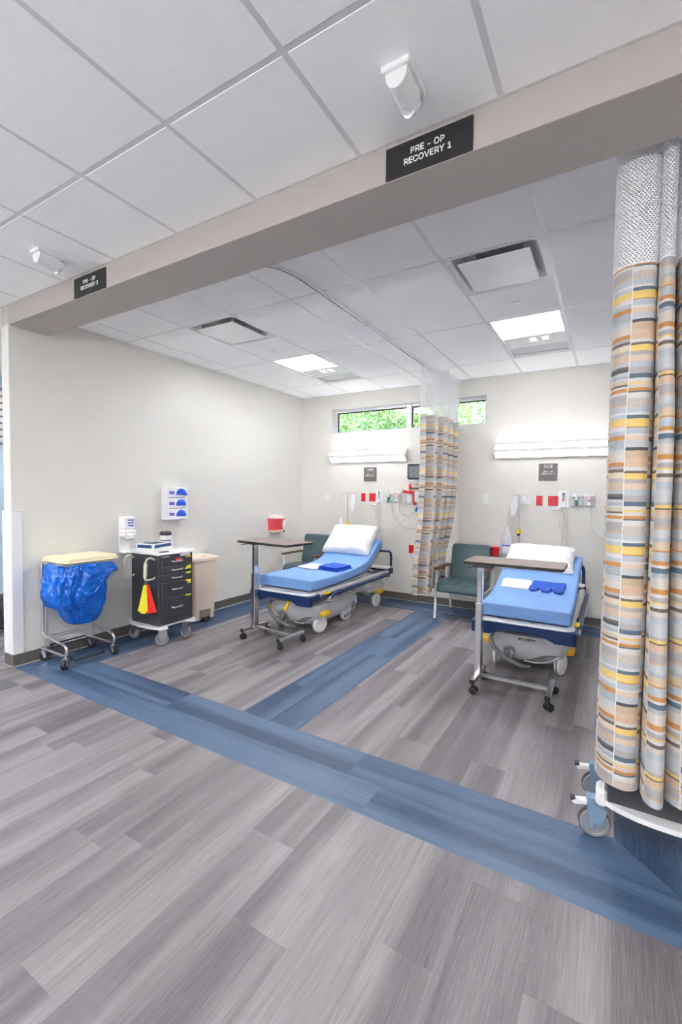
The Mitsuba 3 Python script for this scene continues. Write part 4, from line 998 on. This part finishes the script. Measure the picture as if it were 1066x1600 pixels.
        part(t, 'head_panel', slab(rrect(-.36, .36, 1.85, 2.05, .05, 5), .498, .515, .006), 'mat_white', smooth=30)
        for s in (-1, 1):
            part(t, 'push_handle', tube([(s*.34, 2.04, .51), (s*.34, 2.045, .56), (s*.335, 2.045, .68), (s*.30, 2.045, .715), (s*.18, 2.04, .715), (s*.10, 2.03, .70)], .016, 12, 6), 'mat_navy', smooth=True)
        part(t, 'backrest_strut', [tube([(s*.2, 1.75, .48), (s*.22, 1.35, .62)], .013, 10) for s in (-1, 1)], 'mat_white_metal', smooth=30)
        px, py = -.375, 2.06
        ip = part(t, 'drip_pole', [tube([(px, py, .48), (px, py, pole_h-.03)], .0095, 12), tube([(px, py, .48), (px, py, 1.05)], .0135, 12)], 'mat_steel', smooth=30)
        part(ip, 'hook', [tube([(px, py, pole_h-.04), (px+s*.03, py, pole_h-.01), (px+s*.06, py, pole_h-.012), (px+s*.085, py, pole_h-.045), (px+s*.10, py, pole_h-.04), (px+s*.105, py, pole_h-.02)], .004, 8, 5) for s in (-1, 1)], 'mat_steel', smooth=True)
        part(ip, 'clamp', [cyl((px, py, 1.045), (px, py, 1.10), .024, 16)], 'mat_yellow', smooth=30)
        part(ip, 'clamp_base', [cyl((px, py, 1.02), (px, py, 1.046), .02, 16), box(px-.03, px+.05, py-.03, py+.02, .46, .5, .005)], 'mat_dark', smooth=30)
    return t
LB, RB = (1.392, -2.335), (3.727, -2.20)
profL = [(.12, .615), (.35, .613), (.62, .612), (.95, .625), (1.20, .648), (1.35, .69), (1.47, .758), (1.60, .855), (1.68, .915)]
profR = [(.105, .606), (.30, .607), (.50, .622), (.70, .668), (.90, .735), (1.1, .795), (1.3, .845), (1.48, .885)]
stretcher(*LB, profL, 'left stretcher with blue mattress and steeply raised head', logo=False)
stretcher(*RB, profR, 'right stretcher with blue mattress, nearer the large curtain')
def pillow(center, w, d, h, tilt, lab, seed):
    rng = np.random.default_rng(seed)
    n = 72
    u = np.linspace(-1, 1, n); U, V_ = np.meshgrid(u, u, indexing='ij')
    prof = np.clip((1-np.abs(U)**2.6)*(1-np.abs(V_)**2.6), 0, 1)**.42
    pinch = 1-.07*(1-np.abs(V_)**2)*(np.abs(U)**3); pinch2 = 1-.07*(1-np.abs(U)**2)*(np.abs(V_)**3)
    X, Y = U*w/2*pinch, V_*d/2*pinch2
    wr = (meshkit.fbm(np.stack([U*2.2, V_*2.2, U*0+seed], -1), 4, seed)-.5)*.035*np.clip(prof*1.4, 0, 1)
    fold = np.sin(np.arctan2(V_-np.sign(V_), U-np.sign(U))*14)*.006*np.clip(np.hypot(U, V_)-.75, 0, 1)*4*(prof > 0)
    rid = (1-np.abs(meshkit.noise(np.stack([U*2.6+V_*1.4, V_*3.4-U*.8, U*0+seed], -1), seed+3)*2-1))**4*.014*np.clip(np.hypot(U, V_)*1.2-.25, 0, 1)*np.clip(prof*1.6, 0, 1)
    zt = prof*h*.6+wr+fold+rid; zb = -prof*h*.4
    top = np.stack([X, Y, zt], -1).reshape(-1, 3); bot = np.stack([X, Y, zb-.002], -1).reshape(-1, 3)
    i, j = np.meshgrid(np.arange(n-1), np.arange(n-1), indexing='ij')
    q = np.stack([i*n+j, (i+1)*n+j, (i+1)*n+j+1, i*n+j+1], -1).reshape(-1, 4)
    F = np.vstack([q, q[:, ::-1]+n*n])
    v = np.vstack([top, bot])
    m = trimesh.Trimesh(v, np.vstack([F[:, [0, 1, 2]], F[:, [0, 2, 3]]]), process=False)
    m.merge_vertices()
    m.apply_transform(trimesh.transformations.rotation_matrix(math.radians(tilt), [1, 0, 0])); m.apply_translation(center)
    single('pillow', m, 'mat_cloth', lab, 'pillow', smooth=True)
pillow((LB[0]-.03, LB[1]+1.575, .895), .70, .48, .19, 44, 'white pillow on the raised head of the left stretcher', 2)
pillow((RB[0]-.03, RB[1]+1.22, .858), .67, .50, .17, 20, 'white pillow on the right stretcher', 5)
# folded gowns and sheets
def folded(x, y, z, w, d, h, deg, tilt, mat, name, lab, cat, n=3, seed=0):
    t = thing(name, lab, cat)
    rng = np.random.default_rng(seed)
    with at(x, y, z, deg):
        for k in range(n):
            P = rrect(-w/2*(1-.03*k), w/2*(1-.02*k), -d/2*(1-.03*k), d/2*(1-.02*k), min(w, d)*.12, 6)
            P = P+rng.normal(0, .004, P.shape)
            m = slab(P+rng.uniform(-.006, .006, 2), h/n*k, h/n*(k+1)+.001, h/n*.4)
            v = np.asarray(m.vertices).copy(); v[:, 2] += v[:, 1]*math.tan(math.radians(tilt))+.003*(meshkit.noise(np.column_stack([v[:, 0]*30, v[:, 1]*30, v[:, 0]*0+k]), seed)-.5)
            part(t, 'fold', trimesh.Trimesh(v, m.faces, process=False), mat, smooth=40)
    return t
folded(1.545, -1.46, .618, .30, .30, .045, -8, 1, 'mat_gown', 'folded_gown', 'folded bright blue gown on the left stretcher', 'gown', 3, 1)
folded(1.265, -1.49, .618, .30, .30, .016, -12, 1, 'mat_cloth', 'folded_sheet', 'folded white sheet beside the blue gown on the left stretcher', 'sheet', 2, 2)
t = folded(3.835, -1.475, .672, .285, .15, .02, -3, 17, 'mat_gown', 'folded_gown', 'folded blue wraps with tabs on the right stretcher', 'gown', 2, 3)
with at(3.835, -1.475, .672, -3):
    for dx in (-.105, -.0, .105):
        P = rrect(dx-.038, dx+.038, -.125, -.03, .028); m = slab(P, .010, .027, .004); v = np.asarray(m.vertices).copy(); v[:, 2] += v[:, 1]*math.tan(math.radians(17)); part(t, 'tab', trimesh.Trimesh(v, m.faces, process=False), 'mat_gown', smooth=30)
folded(3.565, -1.49, .672, .26, .17, .012, 2, 17, 'mat_cloth', 'folded_sheet', 'folded white sheet beside the blue wraps on the right stretcher', 'sheet', 2, 4)
# bags hanging on the drip poles
def hang_bag(x, y, z, lab, blue):
    t = thing('plastic_bag', lab, 'plastic bag')
    prof = [(0.004, .0), (.012, -.02), (.03, -.08), (.06, -.18), (.082, -.29), (.08, -.36), (.05, -.40), (0, -.405)]
    m = lathe([(r, q) for r, q in prof], (x, y, z), sides=28)
    v = np.asarray(m.vertices).copy(); v[:, 1] = y+(v[:, 1]-y)*.45
    a = np.arctan2(v[:, 1]-y, v[:, 0]-x); v[:, 0] += .006*np.sin(a*7+v[:, 2]*20)
    part(t, 'film', trimesh.Trimesh(v, m.faces, process=False), 'mat_film', smooth=True)
    if blue:
        part(t, 'blue_case', box(x-.05, x+.055, y-.035, y+.02, z-.36, z-.24, .015), 'mat_gown', smooth=30)
        part(t, 'case_label', box(x-.038, x+.044, y-.038, y-.034, z-.35, z-.262, .002), 'mat_cloth')
    else:
        part(t, 'blue_case', box(x-.045, x+.045, y-.02, y+.02, z-.36, z-.27, .015), 'mat_gown', smooth=30)
    part(t, 'strap', tube([(x, y, z-.005), (x+.002, y, z+.2), (x+.05, y, z+.375)], .003, 6), 'mat_cloth')
def drip_bag(x, y, z, lab):
    t = thing('drip_bag', lab, 'drip bag')
    P = np.array([(0, 0), (.035, -.01), (.055, -.06), (.05, -.17), (.02, -.24), (0, -.245), (-.02, -.23), (-.03, -.1)])
    P = catmull(P, 4, closed=True)
    part(t, 'film', loft([np.array([(x+a*.8, y-.004, z+b) for a, b in P]), np.array([(x+a, y, z+b) for a, b in P]), np.array([(x+a*.8, y+.012, z+b) for a, b in P])]), 'mat_cloth', smooth=40)
    part(t, 'loop', tube([(x+.02, y+.002, z-.005), (x+.03, y, z+.03)], .002, 6), 'mat_white')
PL_ = (LB[0]-.375, LB[1]+2.06); PR_ = (RB[0]-.375, RB[1]+2.06)
hang_bag(PL_[0]-.105, PL_[1]-.01, 1.16, 'clear plastic bag hanging from the left drip pole', False)
hang_bag(PR_[0]-.135, PR_[1]-.01, 1.15, 'clear plastic bag with blue labelled case on the right drip pole', True)
drip_bag(PL_[0]+.085, PL_[1]-.002, 1.50, 'white drip bag hooked on the left drip pole')
drip_bag(PR_[0]-.075, PR_[1]-.002, 1.50, 'white drip bag hooked on the right drip pole')

# ------------------------------------------------------------------ overbed tables
def overbed_table(cx, cy, deg, zt, lab, top_off, w=.755, d=.43, half=.262):
    t = thing('overbed_table', lab, 'table')
    with at(cx, cy, 0, deg):
        x0, y0 = top_off
        part(t, 'tabletop', slab(rrect(x0-w/2, x0+w/2, y0-d/2, y0+d/2, .02), zt-.005, zt, .0015), 'mat_laminate')
        part(t, 'edge_band', slab(rrect(x0-w/2, x0+w/2, y0-d/2, y0+d/2, .02), zt-.024, zt-.005, .002), 'mat_black')
        part(t, 'mount_plate', [box(-half-.04, -half+.10, -.09, .09, zt-.036, zt-.023, .003)], 'mat_black')
        part(t, 'lever', tube([(-half-.02, -.06, zt-.03), (-half-.07, -.13, zt-.04)], .004, 8), 'mat_black')
        part(t, 'upper_post', box(-half-.019, -half+.019, -.027, .027, .60, zt-.034, .004), 'mat_chrome')
        part(t, 'lower_post', box(-half-.025, -half+.025, -.034, .034, .075, .655, .004), 'mat_steel')
        part(t, 'post_collar', box(-half-.027, -half+.027, -.036, .036, .648, .662, .002), 'mat_chrome')
        for s in (-1, 1):
            part(t, 'base_leg', [box(s*half-.018, s*half+.018, -.18, .18, .076, .108, .004)], 'mat_steel')
            part(t, 'leg_cap', [box(s*half-.019, s*half+.019, -.187, -.178, .075, .109, .003), box(s*half-.019, s*half+.019, .178, .187, .075, .109, .003)], 'mat_black')
        part(t, 'cross_bar', box(-half, half, -.018, .018, .08, .106, .003), 'mat_steel')
        for s in (-1, 1):
            for yy in (-.165, .165):
                with at(s*half, yy, 0, 30*s+20):
                    c = part(t, 'caster', [lathe([(0, -.011), (.02, -.012), (.027, -.009), (.0275, .009), (.02, .012), (0, .011)], (.008, q*.016, .0285), 'y', 20) for q in (-1, 1)], 'mat_black', smooth=35)
                    part(c, 'stem', [cyl((0, 0, .035), (0, 0, .08), .01, 12), box(-.012, .02, -.013, .013, .028, .058, .005)], 'mat_black')
overbed_table(1.375, -2.395, -6, 1.005, 'brown overbed table standing at the foot of the left stretcher', (-.06, .085), w=.72, d=.405)
overbed_table(3.71, -2.385, 0, .988, 'brown overbed table standing at the foot of the right stretcher', (-.03, .14), w=.715, d=.37, half=.262)
